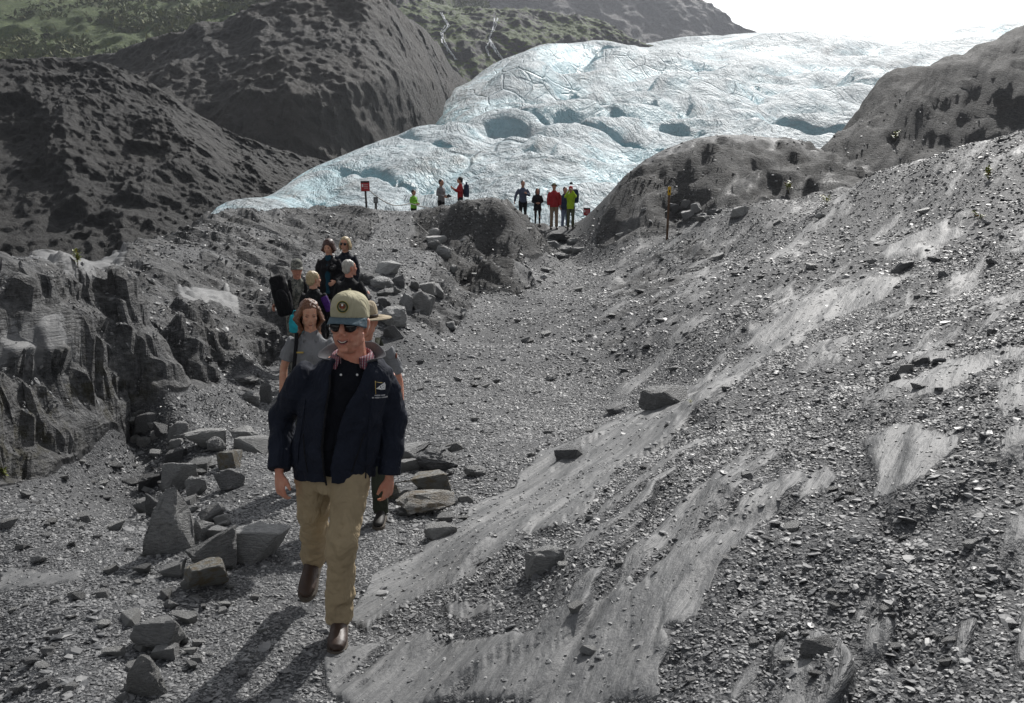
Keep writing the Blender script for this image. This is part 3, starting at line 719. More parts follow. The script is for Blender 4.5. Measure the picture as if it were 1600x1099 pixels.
gi = N('NodeGroupInput'); gout = N('NodeGroupOutput'); iop = N('GeometryNodeInstanceOnPoints'); g2i = N('GeometryNodeGeometryToInstance')
for k in range(6):
    ico = N('GeometryNodeMeshIcoSphere'); ico.inputs['Subdivisions'].default_value = 2 if k % 2 else 1
    tx = N('ShaderNodeTexNoise'); tx.noise_dimensions = '4D'; tx.inputs['W'].default_value = 3.7 * k; tx.inputs['Scale'].default_value = .9; tx.inputs['Detail'].default_value = 1.5
    sub = N('ShaderNodeVectorMath'); sub.operation = 'SUBTRACT'; sub.inputs[1].default_value = (.5, .5, .5)
    mul = N('ShaderNodeVectorMath'); mul.operation = 'SCALE'; mul.inputs['Scale'].default_value = 2.6
    sp_ = N('GeometryNodeSetPosition'); ss = N('GeometryNodeSetShadeSmooth'); ss.inputs['Shade Smooth'].default_value = False
    sm = N('GeometryNodeSetMaterial'); sm.inputs['Material'].default_value = M_GR
    L(tx.outputs['Color'], sub.inputs[0]); L(sub.outputs[0], mul.inputs[0]); L(mul.outputs[0], sp_.inputs['Offset'])
    L(ico.outputs['Mesh'], sp_.inputs['Geometry']); L(sp_.outputs[0], ss.inputs[0]); L(ss.outputs[0], sm.inputs['Geometry']); L(sm.outputs[0], g2i.inputs[0])
def nattr(nm, t):
    q = N('GeometryNodeInputNamedAttribute'); q.data_type = t; q.inputs['Name'].default_value = nm; return q.outputs['Attribute']
iop.inputs['Pick Instance'].default_value = True
L(gi.outputs[0], iop.inputs['Points']); L(g2i.outputs[0], iop.inputs['Instance']); L(nattr('pick', 'INT'), iop.inputs['Instance Index'])
L(nattr('rot', 'FLOAT_VECTOR'), iop.inputs['Rotation']); L(nattr('scl', 'FLOAT_VECTOR'), iop.inputs['Scale']); L(iop.outputs[0], gout.inputs[0])
gm = gravel.modifiers.new('scatter', 'NODES'); gm.node_group = ng

def rock_mesh(seed, kind='block', cuts=3, rough=.075):
    rd = random.Random(seed); bm = bmesh.new()
    npt = {'block': 15, 'tall': 14, 'slab': 16, 'round': 30, 'wedge': 13}[kind]
    for _ in range(npt):
        u = rd.uniform(-1, 1); t = rd.uniform(0, 2 * PI); q = math.sqrt(1 - u * u)
        x, y, z = q * math.cos(t), q * math.sin(t), u
        if kind in ('block', 'slab'):
            k = max(abs(x), abs(y), abs(z)) ** .75; x, y, z = x / k, y / k, z / k
        if kind == 'slab': z = (1 if z > 0 else -1) * (.6 + .4 * abs(z)) + .22 * x
        if kind == 'tall': w = .5 + .5 * (1 - (z + 1) / 2); x, y = x * w * 1.1 + .12 * z, y * w * 1.1
        if kind == 'wedge': z = z * (.45 + .55 * (x + 1) / 2)
        bm.verts.new((x, y, z))
    if kind == 'tall': bm.verts.new((.12, 0, 1.05)); bm.verts.new((-.9, .1, -.8)); bm.verts.new((.85, -.3, -.8))
    r = bmesh.ops.convex_hull(bm, input=bm.verts)
    bmesh.ops.delete(bm, geom=[v for v in bm.verts if not v.link_faces], context='VERTS')
    bmesh.ops.bevel(bm, geom=list(bm.edges), offset=.05 if kind != 'round' else .12, segments=1, affect='EDGES', profile=.6)
    bmesh.ops.triangulate(bm, faces=bm.faces)
    if cuts: bmesh.ops.subdivide_edges(bm, edges=[e_ for e_ in bm.edges if e_.calc_length() > .22], cuts=cuts, use_grid_fill=True)
    for v in bm.verts:
        p = v.co * 2.3 + Vector((seed * 1.7, 0, 0)); q = Vector((v.co.x * 2, v.co.y * 2, v.co.z * 9 + seed))
        d = rough * (mnoise.noise(p) + .6 * mnoise.noise(p * 2.7) + .35 * mnoise.noise(p * 6)) + rough * .7 * mnoise.noise(q)
        v.co += v.co.normalized() * d
    me = bpy.data.meshes.new('rock'); bm.to_mesh(me); bm.free()
    me.polygons.foreach_set('use_smooth', np.ones(len(me.polygons), bool)); me.set_sharp_from_angle(angle=R(16))
    return me
def put_rock(name, box, kind, mat, label, cat, seed, group=None, sink=.30, dpt=.8, tilt=None, me=None, floor_y=None):
    x0, y0, x1, y1 = box; xc = (x0 + x1) / 2
    b = hit(xc, y1 - .16 * (y1 - y0)); d = math.hypot(b[1], CAM_Z - b[2])
    w = (x1 - x0) / FPX * d; h = (y1 - y0) / FPX * d * .86
    rd = random.Random(seed * 3 + 1)
    me = me or rock_mesh(seed, kind)
    o = bpy.data.objects.new(name, me); COL.objects.link(o)
    if not me.materials: me.materials.append(mat)
    hz = h * .5 * (1 + sink)
    o.scale = (w * .5, w * .5 * dpt, hz)
    t = tilt or (rd.uniform(-.12, .12), rd.uniform(-.12, .12))
    o.rotation_euler = (t[0], t[1], rd.uniform(-.5, .5))
    yy = b[1] + w * .3 * dpt
    o.location = (b[0] * yy / b[1], yy, b[2] + h * .5 * (1 - sink))
    tag(o, label, cat, group); return o
TE = 'boulders edging the trail'; PR = 'boulders beside the walking man'; PM = 'boulders piled below the upper path'; US = 'stones along the upper path'
ST = 'stones of the rough steps'; RS = 'rocks on the right slope'; PP = 'rocks heaped by the marker post'
ROCKLIST = [
 (220,767,313,887,'tall',0,'largest pointed grey boulder standing in the trail edge row',TE),
 (285,815,388,908,'wedge',0,'large rough boulder leaning right of the pointed boulder',TE),
 (298,813,333,852,'block',0,'small block wedged between the pointed boulder and the leaning one',TE),
 (350,830,455,886,'slab',0,'long low slab jutting onto the dark trail by the walking man',TE),
 (285,887,355,936,'slab',3,'flat tan-stained rock in front of the leaning boulder',TE),
 (200,955,302,1036,'wedge',0,'cracked layered boulder behind the pale one at the bottom edge',TE),
 (190,1030,262,1104,'tall',1,'pale pointed boulder cut by the bottom edge of the picture',TE),
 (253,722,322,772,'block',0,'hump-shaped boulder just behind the pointed boulder',TE),
 (228,768,262,812,'block',2,'dark block at the left flank of the pointed boulder',TE),
 (290,748,324,780,'block',0,'squarish block right behind the pointed boulder',TE),
 (330,727,385,775,'wedge',2,'dark tilted slab sloping down to the trail',TE),
 (282,677,352,709,'slab',1,'broad flat-topped boulder in the upper part of the edge row',TE),
 (320,684,354,711,'round',0,'small rounded rock against the broad flat-topped boulder',TE),
 (352,664,406,696,'wedge',1,'pale boulder with a bright flat top nearest the trail',TE),
 (368,686,424,712,'slab',1,'pale thin slab lying beside the trail below the bright boulder',TE),
 (262,660,300,692,'block',0,'grey block left of the broad flat-topped boulder',TE),
 (212,652,252,680,'slab',2,'dark flat rock near the foot of the left bank',TE),
 (241,660,270,688,'block',2,'dark upright rock second from the left bank',TE),
 (196,646,232,664,'slab',0,'thin slab lying against the foot of the left bank',TE),
 (252,706,292,732,'slab',2,'dark slab above the hump-shaped boulder',TE),
 (300,710,342,738,'wedge',0,'wedge rock in the middle of the edge row',TE),
 (336,708,377,738,'slab',3,'brown-topped slab behind the dark tilted slab',TE),
 (208,782,236,808,'slab',0,'flat rock left of the dark block on the gravel',TE),
 (218,744,256,768,'slab',2,'flat dark rock left of the hump-shaped boulder',TE),
 (377,612,411,636,'round',1,'pale rounded rock left of the grey-shirted woman',TE),
 (406,600,426,636,'block',0,'upright stone right behind the pale rounded rock',TE),
 (360,588,406,605,'round',0,'low smooth hump of rock on the trail beyond the edge row',TE),
 (612,765,720,816,'wedge',4,'large brown boulder with a pale vein right of the man',PR),
 (645,738,725,780,'slab',3,'brown flat boulder behind the veined boulder',PR),
 (645,706,724,740,'round',2,'dark smooth boulder at the back of the pile beside the man',PR),
 (620,699,676,727,'slab',0,'grey boulder under the hidden companion\'s hand',PR),
 (612,722,656,742,'slab',1,'pale low rock between the man\'s sleeve and the dark smooth boulder',PR),
 (600,755,628,786,'block',3,'small tan block touching the man\'s left hand',PR),
 (588,728,618,766,'wedge',1,'pale slab showing between the man\'s jacket and sleeve',PR),
 (616,756,652,792,'wedge',0,'grey tilted slab leaning on the veined boulder',PR),
 (722,729,762,749,'round',0,'low grey rock at the right end of the pile beside the man',PR),
 (664,825,718,843,'slab',1,'pale flat stone in front of the veined boulder',PR),
 (580,412,626,434,'slab',1,'bright flat-topped slab crowning the pile below the upper path',PM),
 (553,425,588,448,'round',2,'dark rock at the left of the pile behind the grey-haired man',PM),
 (576,432,616,455,'round',0,'smooth rounded rock under the bright slab',PM),
 (612,430,646,452,'block',2,'dark block right under the bright slab',PM),
 (640,440,656,456,'block',0,'small block right of the dark block in the pile',PM),
 (650,444,682,464,'slab',1,'pale slab behind the largest block of the pile',PM),
 (668,448,694,471,'block',0,'angular rock at the right end of the pile',PM),
 (640,453,681,494,'block',1,'largest squared block of the pile below the upper path',PM),
 (624,460,645,490,'block',0,'upright block left of the largest squared block',PM),
 (586,450,624,470,'wedge',0,'wedge rock above the ranger\'s flat-brimmed hat',PM),
 (592,477,641,518,'round',1,'big rounded boulder right of the flat-brimmed hat',PM),
 (588,466,612,486,'block',2,'dark rock left of the big rounded boulder',PM),
 (600,508,634,532,'slab',0,'flat slab at the foot of the big rounded boulder',PM),
 (608,448,628,463,'block',0,'small grey stone in the middle of the pile',PM),
 (555,450,582,468,'slab',0,'grey slab behind the man\'s cap at the pile\'s left end',PM),
 (690,500,720,520,'wedge',0,'lone angular rock on the gravel right of the pile',PM),
 (668,357,691,373,'round',1,'uppermost pale stone bordering the upper path',US),
 (665,370,701,382,'slab',1,'pale thin slab second from the top on the upper path edge',US),
 (667,378,691,397,'round',0,'rounded stone left in the pair bordering the upper path',US),
 (677,383,706,407,'round',0,'big rounded stone right in the pair bordering the upper path',US),
 (700,414,716,428,'round',1,'small pale round stone alone below the path edge stones',US),
 (848,366,892,376,'slab',2,'dark top step stone below the red-jacketed man',ST),
 (852,378,878,388,'slab',0,'grey step stone in the middle of the rough steps',ST),
 (874,384,898,398,'round',0,'rounded stone right in the rough steps',ST),
 (862,396,884,408,'block',2,'black block at the foot of the rough steps',ST),
 (884,372,906,384,'round',0,'grey stone below the green-trousered hiker',ST),
 (893,388,918,396,'slab',1,'pale slab at the right of the rough steps',ST),
 (1000,610,1082,636,'slab',0,'long low boulder lying at the lower edge of the right slope',RS),
 (946,630,980,650,'block',2,'dark rock just below the long low boulder',RS),
 (868,698,918,717,'slab',2,'dark reddish slab on the pale bedrock beside the gravel',RS),
 (1388,411,1430,426,'slab',2,'black flat rock high on the right slope',RS),
 (1462,418,1497,435,'wedge',2,'black wedge right of the black flat rock',RS),
 (1399,571,1426,584,'slab',1,'pale flat rock at the left of the three on the right slope',RS),
 (1388,583,1408,597,'round',2,'small dark rock below the pale flat rock on the slope',RS),
 (1424,559,1454,570,'slab',2,'dark slab above the pale flat rock on the slope',RS),
 (1245,983,1302,1036,'wedge',0,'half-buried outcrop stone near the bottom right',RS),
 (1210,985,1228,1000,'block',1,'small pale cube-shaped stone near the bottom right',RS),
 (820,860,885,897,'slab',0,'broken slab on the bedrock right of the man',RS),
 (1140,325,1172,342,'slab',1,'pale slab at the right end of the heap by the post',PP),
 (1044,320,1062,338,'block',2,'dark block right beside the yellow-topped post',PP),
 (1060,316,1080,332,'block',0,'grey block on top of the heap by the post',PP),
 (1078,318,1096,336,'block',0,'grey block at the right top of the heap by the post',PP),
 (1062,330,1084,345,'slab',0,'flat grey rock at the foot of the heap by the post',PP),
 (1084,332,1106,345,'wedge',2,'dark wedge at the front of the heap by the post',PP),
 (1104,324,1128,338,'block',2,'dark rock in the right half of the heap by the post',PP),
 (1086,338,1112,346,'slab',1,'pale thin slab at the front of the heap by the post',PP),
]
_mats = [M_ST, M_STL, M_STD, M_STB, M_STV]
for i, (x0, y0, x1, y1, kind, mi, lab, grp) in enumerate(ROCKLIST):
    put_rock('boulder' if (x1 - x0) > 34 else 'rock', (x0, y0, x1, y1), kind, _mats[mi], lab, 'rock', 11 + i, grp, sink=.72 if grp == RS else .30)
# smaller slabs packed between the edge boulders
_used = set()
def once(lab):
    if lab in _used: return False
    _used.add(lab); return True
def where(px, py, xa, xb, ya, yb):
    h = ('at its far left', 'left of its middle', 'in its middle', 'right of its middle', 'at its far right')[min(4, int(5 * (px - xa) / (xb - xa)))]
    v = ('top', 'upper', 'central', 'lower', 'bottom')[min(4, int(5 * (py - ya) / (yb - ya)))]
    return v, h
lib2 = [rock_mesh(700 + j, ('slab', 'slab', 'wedge', 'block', 'slab', 'wedge')[j], 2, .06) for j in range(6)]
for j, q in enumerate(lib2): q.materials.append((M_ST, M_STL)[j % 2])
rs = random.Random(21); line = [(205,668),(250,690),(290,720),(310,760),(270,800),(330,800),(300,880),(270,960),(235,1040)]
i = 0
for _ in range(400):
    if i >= 46: break
    t = rs.random() * (len(line) - 1.01); k = int(t); f_ = t - k
    px = line[k][0] + (line[k + 1][0] - line[k][0]) * f_ + rs.gauss(0, 26); py = line[k][1] + (line[k + 1][1] - line[k][1]) * f_ + rs.gauss(0, 12)
    w = rs.uniform(11, 24) * (.7 + .3 * (py - 640) / 400); j = rs.randrange(6)
    v_, h_ = where(px, py, 190, 370, 640, 1060)
    lab = ('grey', 'pale')[j % 2] + ' ' + ('flat slab', 'flat slab', 'wedge stone', 'block', 'thin slab', 'wedge stone')[j] + ' among the trail-edge boulders, ' + v_ + ' part of the row, ' + h_
    if not once(lab): continue
    put_rock('slab_stone', (px - w, py - w * .7, px + w, py + w * .4), 'slab', M_ST, lab, 'rock', 1500 + i, 'small slabs between the edge boulders', sink=.25, tilt=(rs.uniform(-.25, .25), rs.uniform(-.35, .35)), me=lib2[j]); i += 1
i = 0
for _ in range(200):
    if i >= 14: break
    px, py = rs.uniform(618, 755), rs.uniform(700, 815); w = rs.uniform(8, 15); j = rs.randrange(6); v_, h_ = where(px, py, 618, 755, 700, 815)
    lab = ('grey', 'pale')[j % 2] + ' small stone about the veined boulder, ' + v_ + ' part of the pile, ' + h_
    if not once(lab): continue
    put_rock('slab_stone', (px - w, py - w * .6, px + w, py + w * .3), 'slab', M_ST, lab, 'rock', 1600 + i, 'small stones about the veined boulder', sink=.2, me=lib2[j]); i += 1
# single loose stones large enough to pick out
lib = [[rock_mesh(500 + k * 10 + j, ('slab', 'slab', 'block', 'wedge')[j], 1, .05) for j in range(4)] for k in range(3)]
for k in range(3):
    for j in range(4): lib[k][j].materials.append((M_ST, M_STL, M_STD)[k])
rs = random.Random(4); made = 0
ZONES = [('stone on the gravel left of the boulders', 'stones on the left gravel', (0, 240, 640, 1095), 66, (7, 17)),
         ('stone on the valley floor gravel', 'stones on the valley floor', (650, 930, 420, 760), 50, (5, 11)),
         ('stone on the right rock slope', 'stones on the right slope', (800, 1595, 330, 1090), 120, (6, 15)),
         ('stone between the boulders and the trail', 'stones by the trail', (255, 420, 900, 1095), 16, (7, 15)),
         ('stone on the left rock knoll', 'stones on the left knoll', (40, 620, 350, 480), 26, (5, 9))]
for lab, grp, (xa, xb, ya, yb), cnt, (sa, sb) in ZONES:
    c = 0
    while c < cnt:
        px, py = rs.uniform(xa, xb), rs.uniform(ya, yb); q = hit(px, py)
        if sample(slab, q[0], q[1]) > .6 and rs.random() < .8: continue
        if grp == 'stones on the left gravel' and (py < 760 - .55 * px + 20 or q[2] > .35): continue
        w = sa + (sb - sa) * rs.random() ** 1.8
        ki = rs.choices((0, 1, 2), (6, 4, 1))[0]; sj = rs.randrange(4)
        v_, h_ = where(px, py, xa, xb, ya, yb)
        lab2 = ('grey ', 'pale ', 'dark ')[ki] + ('flat ', 'thin ', 'blocky ', 'wedge-shaped ')[sj] + lab + ', ' + v_ + ' part, ' + h_
        if not once(lab2): continue
        put_rock('stone', (px - w, py - w * .55, px + w, py + w * .35) if py > 800 else (px - w * .8, py - w * .5, px + w * .8, py + w * .2), 'slab', M_ST, lab2, 'stone', 900 + made, grp,
                 sink=.15, dpt=.8, tilt=(rs.uniform(-.3, .3), rs.uniform(-.3, .3)), me=lib[ki][sj])
        c += 1; made += 1
# ================================================================== people
V3 = Vector
def tube(bm, pts, rad, seg=14, side=(1, 0, 0)):
    pts = [V3(p) for p in pts]; rings = []; side = V3(side)
    for i, p in enumerate(pts):
        a = pts[max(i - 1, 0)]; b = pts[min(i + 1, len(pts) - 1)]; t = (b - a).normalized()
        s = side - t * side.dot(t)
        if s.length < 1e-3: s = V3((0, 1, 0)) - t * t.y
        s.normalize(); u = t.cross(s)
        ra, rb = rad[i] if hasattr(rad[i], '__len__') else (rad[i], rad[i])
        rings.append([bm.verts.new(p + s * (ra * math.cos(2 * PI * k / seg)) + u * (rb * math.sin(2 * PI * k / seg))) for k in range(seg)])
    for a, b in zip(rings[:-1], rings[1:]):
        for k in range(seg): bm.faces.new((a[k], a[(k + 1) % seg], b[(k + 1) % seg], b[k]))
    bm.faces.new(rings[0][::-1]); bm.faces.new(rings[-1])
def ell(bm, c, r, M=None, seg=14):
    m4 = Matrix.Translation(V3(c)) @ (M.to_4x4() if M else Matrix.Identity(4)) @ Matrix.Diagonal((r[0], r[1], r[2], 1))
    bmesh.ops.create_uvsphere(bm, u_segments=seg, v_segments=max(6, seg * 2 // 3), radius=1, matrix=m4)
_tex = {}
def cloud(size):
    if size not in _tex:
        t = bpy.data.textures.new('cloth_%d' % int(size * 1000), 'CLOUDS'); t.noise_scale = size; t.noise_depth = 2; _tex[size] = t
    return _tex[size]
def piece(name, bm, mat, parent, voxel=None, sm=4, wrinkle=0, wsize=.09, flat=False, solid=0, subsurf=0):
    bmesh.ops.recalc_face_normals(bm, faces=bm.faces)
    me = bpy.data.meshes.new(name); bm.to_mesh(me); bm.free()
    if not flat: me.polygons.foreach_set('use_smooth', np.ones(len(me.polygons), bool))
    o = bpy.data.objects.new(name, me); COL.objects.link(o); o.parent = parent
    for q in (mat if isinstance(mat, (list, tuple)) else [mat]): me.materials.append(q)
    if solid: s = o.modifiers.new('solid', 'SOLIDIFY'); s.thickness = solid; s.offset = 0
    if subsurf: s = o.modifiers.new('sub', 'SUBSURF'); s.levels = subsurf; s.render_levels = subsurf
    if voxel:
        r = o.modifiers.new('remesh', 'REMESH'); r.mode = 'VOXEL'; r.voxel_size = voxel; r.use_smooth_shade = True
        if sm: s = o.modifiers.new('smooth', 'SMOOTH'); s.factor = .5; s.iterations = sm
    if wrinkle:
        d = o.modifiers.new('wrinkle', 'DISPLACE'); d.texture = cloud(wsize); d.strength = wrinkle; d.mid_level = .5; d.texture_coords = 'LOCAL'
    return o
def skin_mat(name, col):
    m = NT(name); v = m.obj(); f = m.noise(v, 26, 6, .65)
    m.p(Base_Color=m.mix(m.ramp(f, [(.35, 0), (.65, .75)]), col, (col[0] * .88, col[1] * .64, col[2] * .58)), Roughness=.6, Normal=m.bump(m.noise(m.map(v, (1, 1, 1.8)), 70, 5, .7), .5, .006))
    m.b.inputs['Subsurface Weight'].default_value = .15; m.b.inputs['Subsurface Radius'].default_value = (.02, .008, .004); m.b.inputs['Subsurface Scale'].default_value = .4
    return m.m
def cloth(name, col, var=.14, rough=.85, fine=260):
    m = NT(name); v = m.obj(); f = m.noise(v, 9, 4)
    m.p(Base_Color=m.ramp(f, [(.3, [x * (1 - var) for x in col]), (.7, [x * (1 + var) for x in col])]), Roughness=rough)
    fold = m.noise(m.map(v, (1, 1, .55), (.3, .5, 0)), 7.5, 3, .55, 1.4)
    m.p(Normal=m.bump(fold, .8, .05, m.bump(m.noise(v, fine, 2), .2, .002)))
    m.b.inputs['Specular IOR Level'].default_value = .2
    return m.m
M_SKIN = skin_mat('skin_ruddy', (.60, .30, .21)); M_SKIN2 = skin_mat('skin_warm', (.60, .345, .235)); M_SKIN3 = skin_mat('skin_tan', (.45, .25, .17))
M_NAVY = cloth('navy_shell', (.0135, .017, .029)); M_SWEAT = cloth('navy_knit', (.0065, .0075, .012), fine=400); M_KHAKI = cloth('khaki_twill', (.36, .285, .18), .08)
M_FLEECE = plain('grey_fleece', (.12, .12, .128), .95, .1, 60, .3, .1, 300, .003); M_RGREY = cloth('ranger_grey', (.21, .215, .225)); M_BLACK = cloth('black_cloth', (.011, .011, .013))
M_DARKN = cloth('dark_navy', (.014, .017, .026)); M_TEAL = cloth('teal_knit', (.010, .055, .085)); M_PURPLE = cloth('purple_cloth', (.07, .022, .16))
M_RED = cloth('red_shell', (.34, .022, .028)); M_LIME = cloth('lime_shell', (.36, .52, .025)); M_LIME2 = cloth('green_shell', (.22, .52, .06)); M_GSHIRT = cloth('grey_shirt', (.22, .215, .22))
M_BSHIRT = cloth('slate_shirt', (.085, .10, .15)); M_TAN = cloth('tan_trousers', (.26, .19, .13)); M_OLIVE = cloth('olive_trousers', (.10, .105, .06)); M_BLUE = cloth('blue_jacket', (.03, .045, .085))
M_DENIM = cloth('pale_denim', (.17, .21, .30)); M_RGREEN = cloth('ranger_green', (.045, .05, .035)); M_TURQ = cloth('turquoise_cloth', (.03, .42, .50))
M_LEATH = plain('brown_leather', (.045, .024, .015), .5, .25, 25, .3, .5, 90, .003); M_SOLE = plain('shoe_sole', (.10, .085, .07), .7); M_BOOT = plain('dark_boot', (.025, .022, .02), .6)
M_CAPK = cloth('cap_khaki', (.42, .39, .27), .08); M_CAPB = cloth('cap_slate_brim', (.085, .125, .15), .10); M_LENS = plain('dark_lens', (.006, .006, .007), .08, .1, 5, 0, .6); M_FRAME = plain('glasses_frame', (.012, .012, .012), .3)
M_LIP = plain('lip', (.32, .11, .10), .45); M_MOUTH = plain('mouth_dark', (.06, .015, .015), .5); M_TEETH = plain('teeth', (.65, .60, .52), .3); M_WHITE = plain('white_thread', (.75, .75, .75), .8); M_GOLD = plain('gold_metal', (.55, .40, .10), .4)
M_FELT = cloth('hat_felt', (.36, .30, .21), .06); M_BAND = plain('hat_band', (.03, .018, .012), .4); M_EYE = plain('eye', (.03, .02, .015), .2)
def hair_mat(name, a, b):
    m = NT(name); v = m.obj(); f = m.noise(m.map(v, (120, 120, 9)), 1.0, 4, .6)
    m.p(Base_Color=m.ramp(f, [(.3, a), (.7, b)]), Roughness=.42, Normal=m.bump(f, .8, .006)); return m.m
H_BROWN = hair_mat('hair_auburn', (.05, .02, .01), (.24, .10, .045)); H_DARK = hair_mat('hair_dark_red', (.022, .009, .007), (.10, .04, .026)); H_BLOND = hair_mat('hair_blond', (.28, .20, .10), (.62, .50, .30))
H_GREY = hair_mat('hair_grey', (.24, .23, .21), (.58, .56, .50)); H_BLACK = hair_mat('hair_black', (.006, .006, .006), (.022, .02, .02))
def camo_mat():
    m = NT('camo'); v = m.obj(); a = m.noise(v, 16, 3, .6); b = m.noise(v, 27, 3, .6)
    c = m.ramp(a, [(.42, (.10, .105, .085)), (.46, (.19, .19, .16)), (.55, (.27, .265, .23))]); c = m.mix(m.ramp(b, [(.52, 0), (.55, 1)]), c, (.075, .08, .075)); m.p(Base_Color=c, Roughness=.9); return m.m
def plaid_mat():
    m = NT('maroon_plaid'); v = m.obj()
    w1 = m.n('TexWave', bands_direction='X'); m.set(w1.inputs['Vector'], v); w1.inputs['Scale'].default_value = 26
    w2 = m.n('TexWave', bands_direction='Z'); m.set(w2.inputs['Vector'], v); w2.inputs['Scale'].default_value = 26
    c = m.mix(m.ramp(w1.outputs['Fac'], [(.7, 0), (.85, .6)]), (.15, .022, .035), (.45, .40, .42)); c = m.mix(m.ramp(w2.outputs['Fac'], [(.7, 0), (.85, .5)]), c, (.05, .03, .08))
    m.p(Base_Color=c, Roughness=.8); return m.m
M_CAMO = camo_mat(); M_PLAID = plaid_mat()

def hand(bm, wrist, d, thumb, palm, curl=.35, k=1.0, spread=.06):
    # palm, four unequal fingers bent at two knuckles, thumb from the side of the palm
    d = V3(d).normalized(); w = V3(thumb); w = (w - d * w.dot(d)).normalized(); n = d.cross(w); n = n if n.dot(V3(palm)) > 0 else -n
    wrist = V3(wrist)
    tube(bm, [wrist - d * .03 * k, wrist, wrist + d * .03 * k, wrist + d * .07 * k, wrist + d * .098 * k], [(.028 * k, .021 * k), (.029 * k, .020 * k), (.038 * k, .019 * k), (.043 * k, .016 * k), (.040 * k, .012 * k)], 12, w)
    for off, ln, s in ((.031, .070, .9), (.0105, .080, .3), (-.0105, .074, -.3), (-.031, .058, -.9)):
        p = wrist + d * .090 * k + w * off * k; dirv = (d + w * spread * s).normalized(); pts = [p]; c = curl * (1 + .12 * (1 - s))
        for j, f in enumerate((.45, .32, .27)):
            ang = c * (j + .4); q = dirv * math.cos(ang) + n * math.sin(ang); p = p + q * ln * f * k; pts.append(p)
        tube(bm, pts, [.0098 * k, .0092 * k, .0085 * k, .0062 * k], 8, w)
    p = wrist + d * .022 * k + w * .024 * k; q1 = (d * .62 + w * .62 + n * .25).normalized(); q2 = (d * .9 + w * .22 + n * .25).normalized()
    tube(bm, [p, p + q1 * .034 * k, p + q1 * .034 * k + q2 * .030 * k, p + q1 * .034 * k + q2 * .056 * k], [.015 * k, .0125 * k, .0112 * k, .0075 * k], 8, n)
def head(bm, c, M, k=1.0, smile=0.0, female=False, ears=True, jowl=0.0):
    T = lambda x, y, z: V3(c) + M @ (V3((x, y, z)) * k)
    E = lambda x, y, z, a, b, e: ell(bm, T(x, y, z), (a * k, b * k, e * k), M)
    E(0, .018, .035, .077, .096, .088)
    f = .94 if female else 1.0
    tube(bm, [T(0, -.012, .07), T(0, -.018, .03), T(0, -.026, -.02), T(0, -.032, -.06), T(0, -.042, -.092), T(0, -.050, -.112)],
         [(.066 * k, .070 * k), (.070 * f * k, .076 * k), (.069 * f * k, .074 * k), ((.059 * f + jowl) * k, .064 * k), ((.045 * f + 1.4 * jowl) * k, .050 * k), ((.022 + jowl) * k, .026 * k)], 18, M @ V3((1, 0, 0)))
    E(0, -.080, .028, .052, .016, .012)                    # brow
    for s in (-1, 1):
        E(s * .041, -.066, -.022 + .006 * smile, .026, .026, .022)   # cheek
        E(s * .055, -.005, -.065, .014, .035, .025)        # jaw angle
        E(s * .0125, -.112, -.034, .0095, .011, .008)      # nostril
        if smile: E(s * .036, -.078, -.056, .012, .013, .016)
        if ears:
            Me = M @ Matrix.Rotation(s * .35, 3, 'Z')
            ell(bm, T(s * .080, .012, -.004), (.010 * k, .020 * k, .034 * k), Me); ell(bm, T(s * .084, .018, .010), (.010 * k, .021 * k, .021 * k), Me); ell(bm, T(s * .079, .004, -.030), (.009 * k, .011 * k, .013 * k), Me)
    tube(bm, [T(0, -.086, .030), T(0, -.098, .008), T(0, -.114, -.018), T(0, -.117, -.031)], [(.010 * k, .014 * k), (.011 * k, .018 * k), (.014 * k, .017 * k), (.011 * k, .010 * k)], 10, M @ V3((1, 0, 0)))
    E(0, -.092, -.104, .022, .018, .016)                    # chin
    E(0, -.092, -.058, .024, .013, .007); E(0, -.090, -.079, .021, .013, .007)
    return T
def shoe(root, heel, fwd, up, mat, k=1.0, name='shoe', sole=M_SOLE):
    fwd = V3(fwd).normalized(); up = V3(up); up = (up - fwd * up.dot(fwd)).normalized(); sd = fwd.cross(up); heel = V3(heel)
    bm = bmesh.new(); pts = []; rad = []
    for y, w, h in ((-.012, .022, .030), (.0, .034, .052), (.05, .039, .058), (.10, .041, .052), (.15, .044, .040), (.20, .049, .034), (.245, .046, .029), (.275, .034, .023), (.288, .016, .014)):
        pts.append(heel + fwd * y * k + up * (h + .012) * k); rad.append((w * k, h * k))
    tube(bm, pts, rad, 16, sd)
    tube(bm, [heel + fwd * .055 * k + up * .06 * k, heel + fwd * .05 * k + up * .115 * k], [(.040 * k, .052 * k), (.038 * k, .046 * k)], 14, sd)
    o = piece(name, bm, mat, root, .006 if k > .8 and mat is M_LEATH else .014, 3)
    bm = bmesh.new(); out = [(-.018, .026), (.0, .039), (.06, .040), (.12, .041), (.17, .047), (.215, .052), (.26, .046), (.288, .028), (.300, .010)]
    ring = [heel + fwd * y * k + sd * w * k for y, w in out] + [heel + fwd * y * k - sd * w * k for y, w in out[::-1]]
    a = [bm.verts.new(p - up * .001) for p in ring]; b = [bm.verts.new(p + up * .024 * k) for p in ring]
    bm.faces.new(a); bm.faces.new(b[::-1]); n_ = len(a)
    for i in range(n_): bm.faces.new((a[i], b[i], b[(i + 1) % n_], a[(i + 1) % n_]))
    piece('sole', bm, sole, o, flat=True)
    return o
def hair_cap(bm, T, M, k, vol=.012, low=-.03):
    ell(bm, T(0, .030, .045), ((.080 + vol) * k, (.094 + vol) * k, (.085 + vol) * k), M, 18)
    ell(bm, T(0, .062, low * .4), ((.072 + vol) * k, (.052 + vol) * k, (.075 + vol) * k), M, 16)

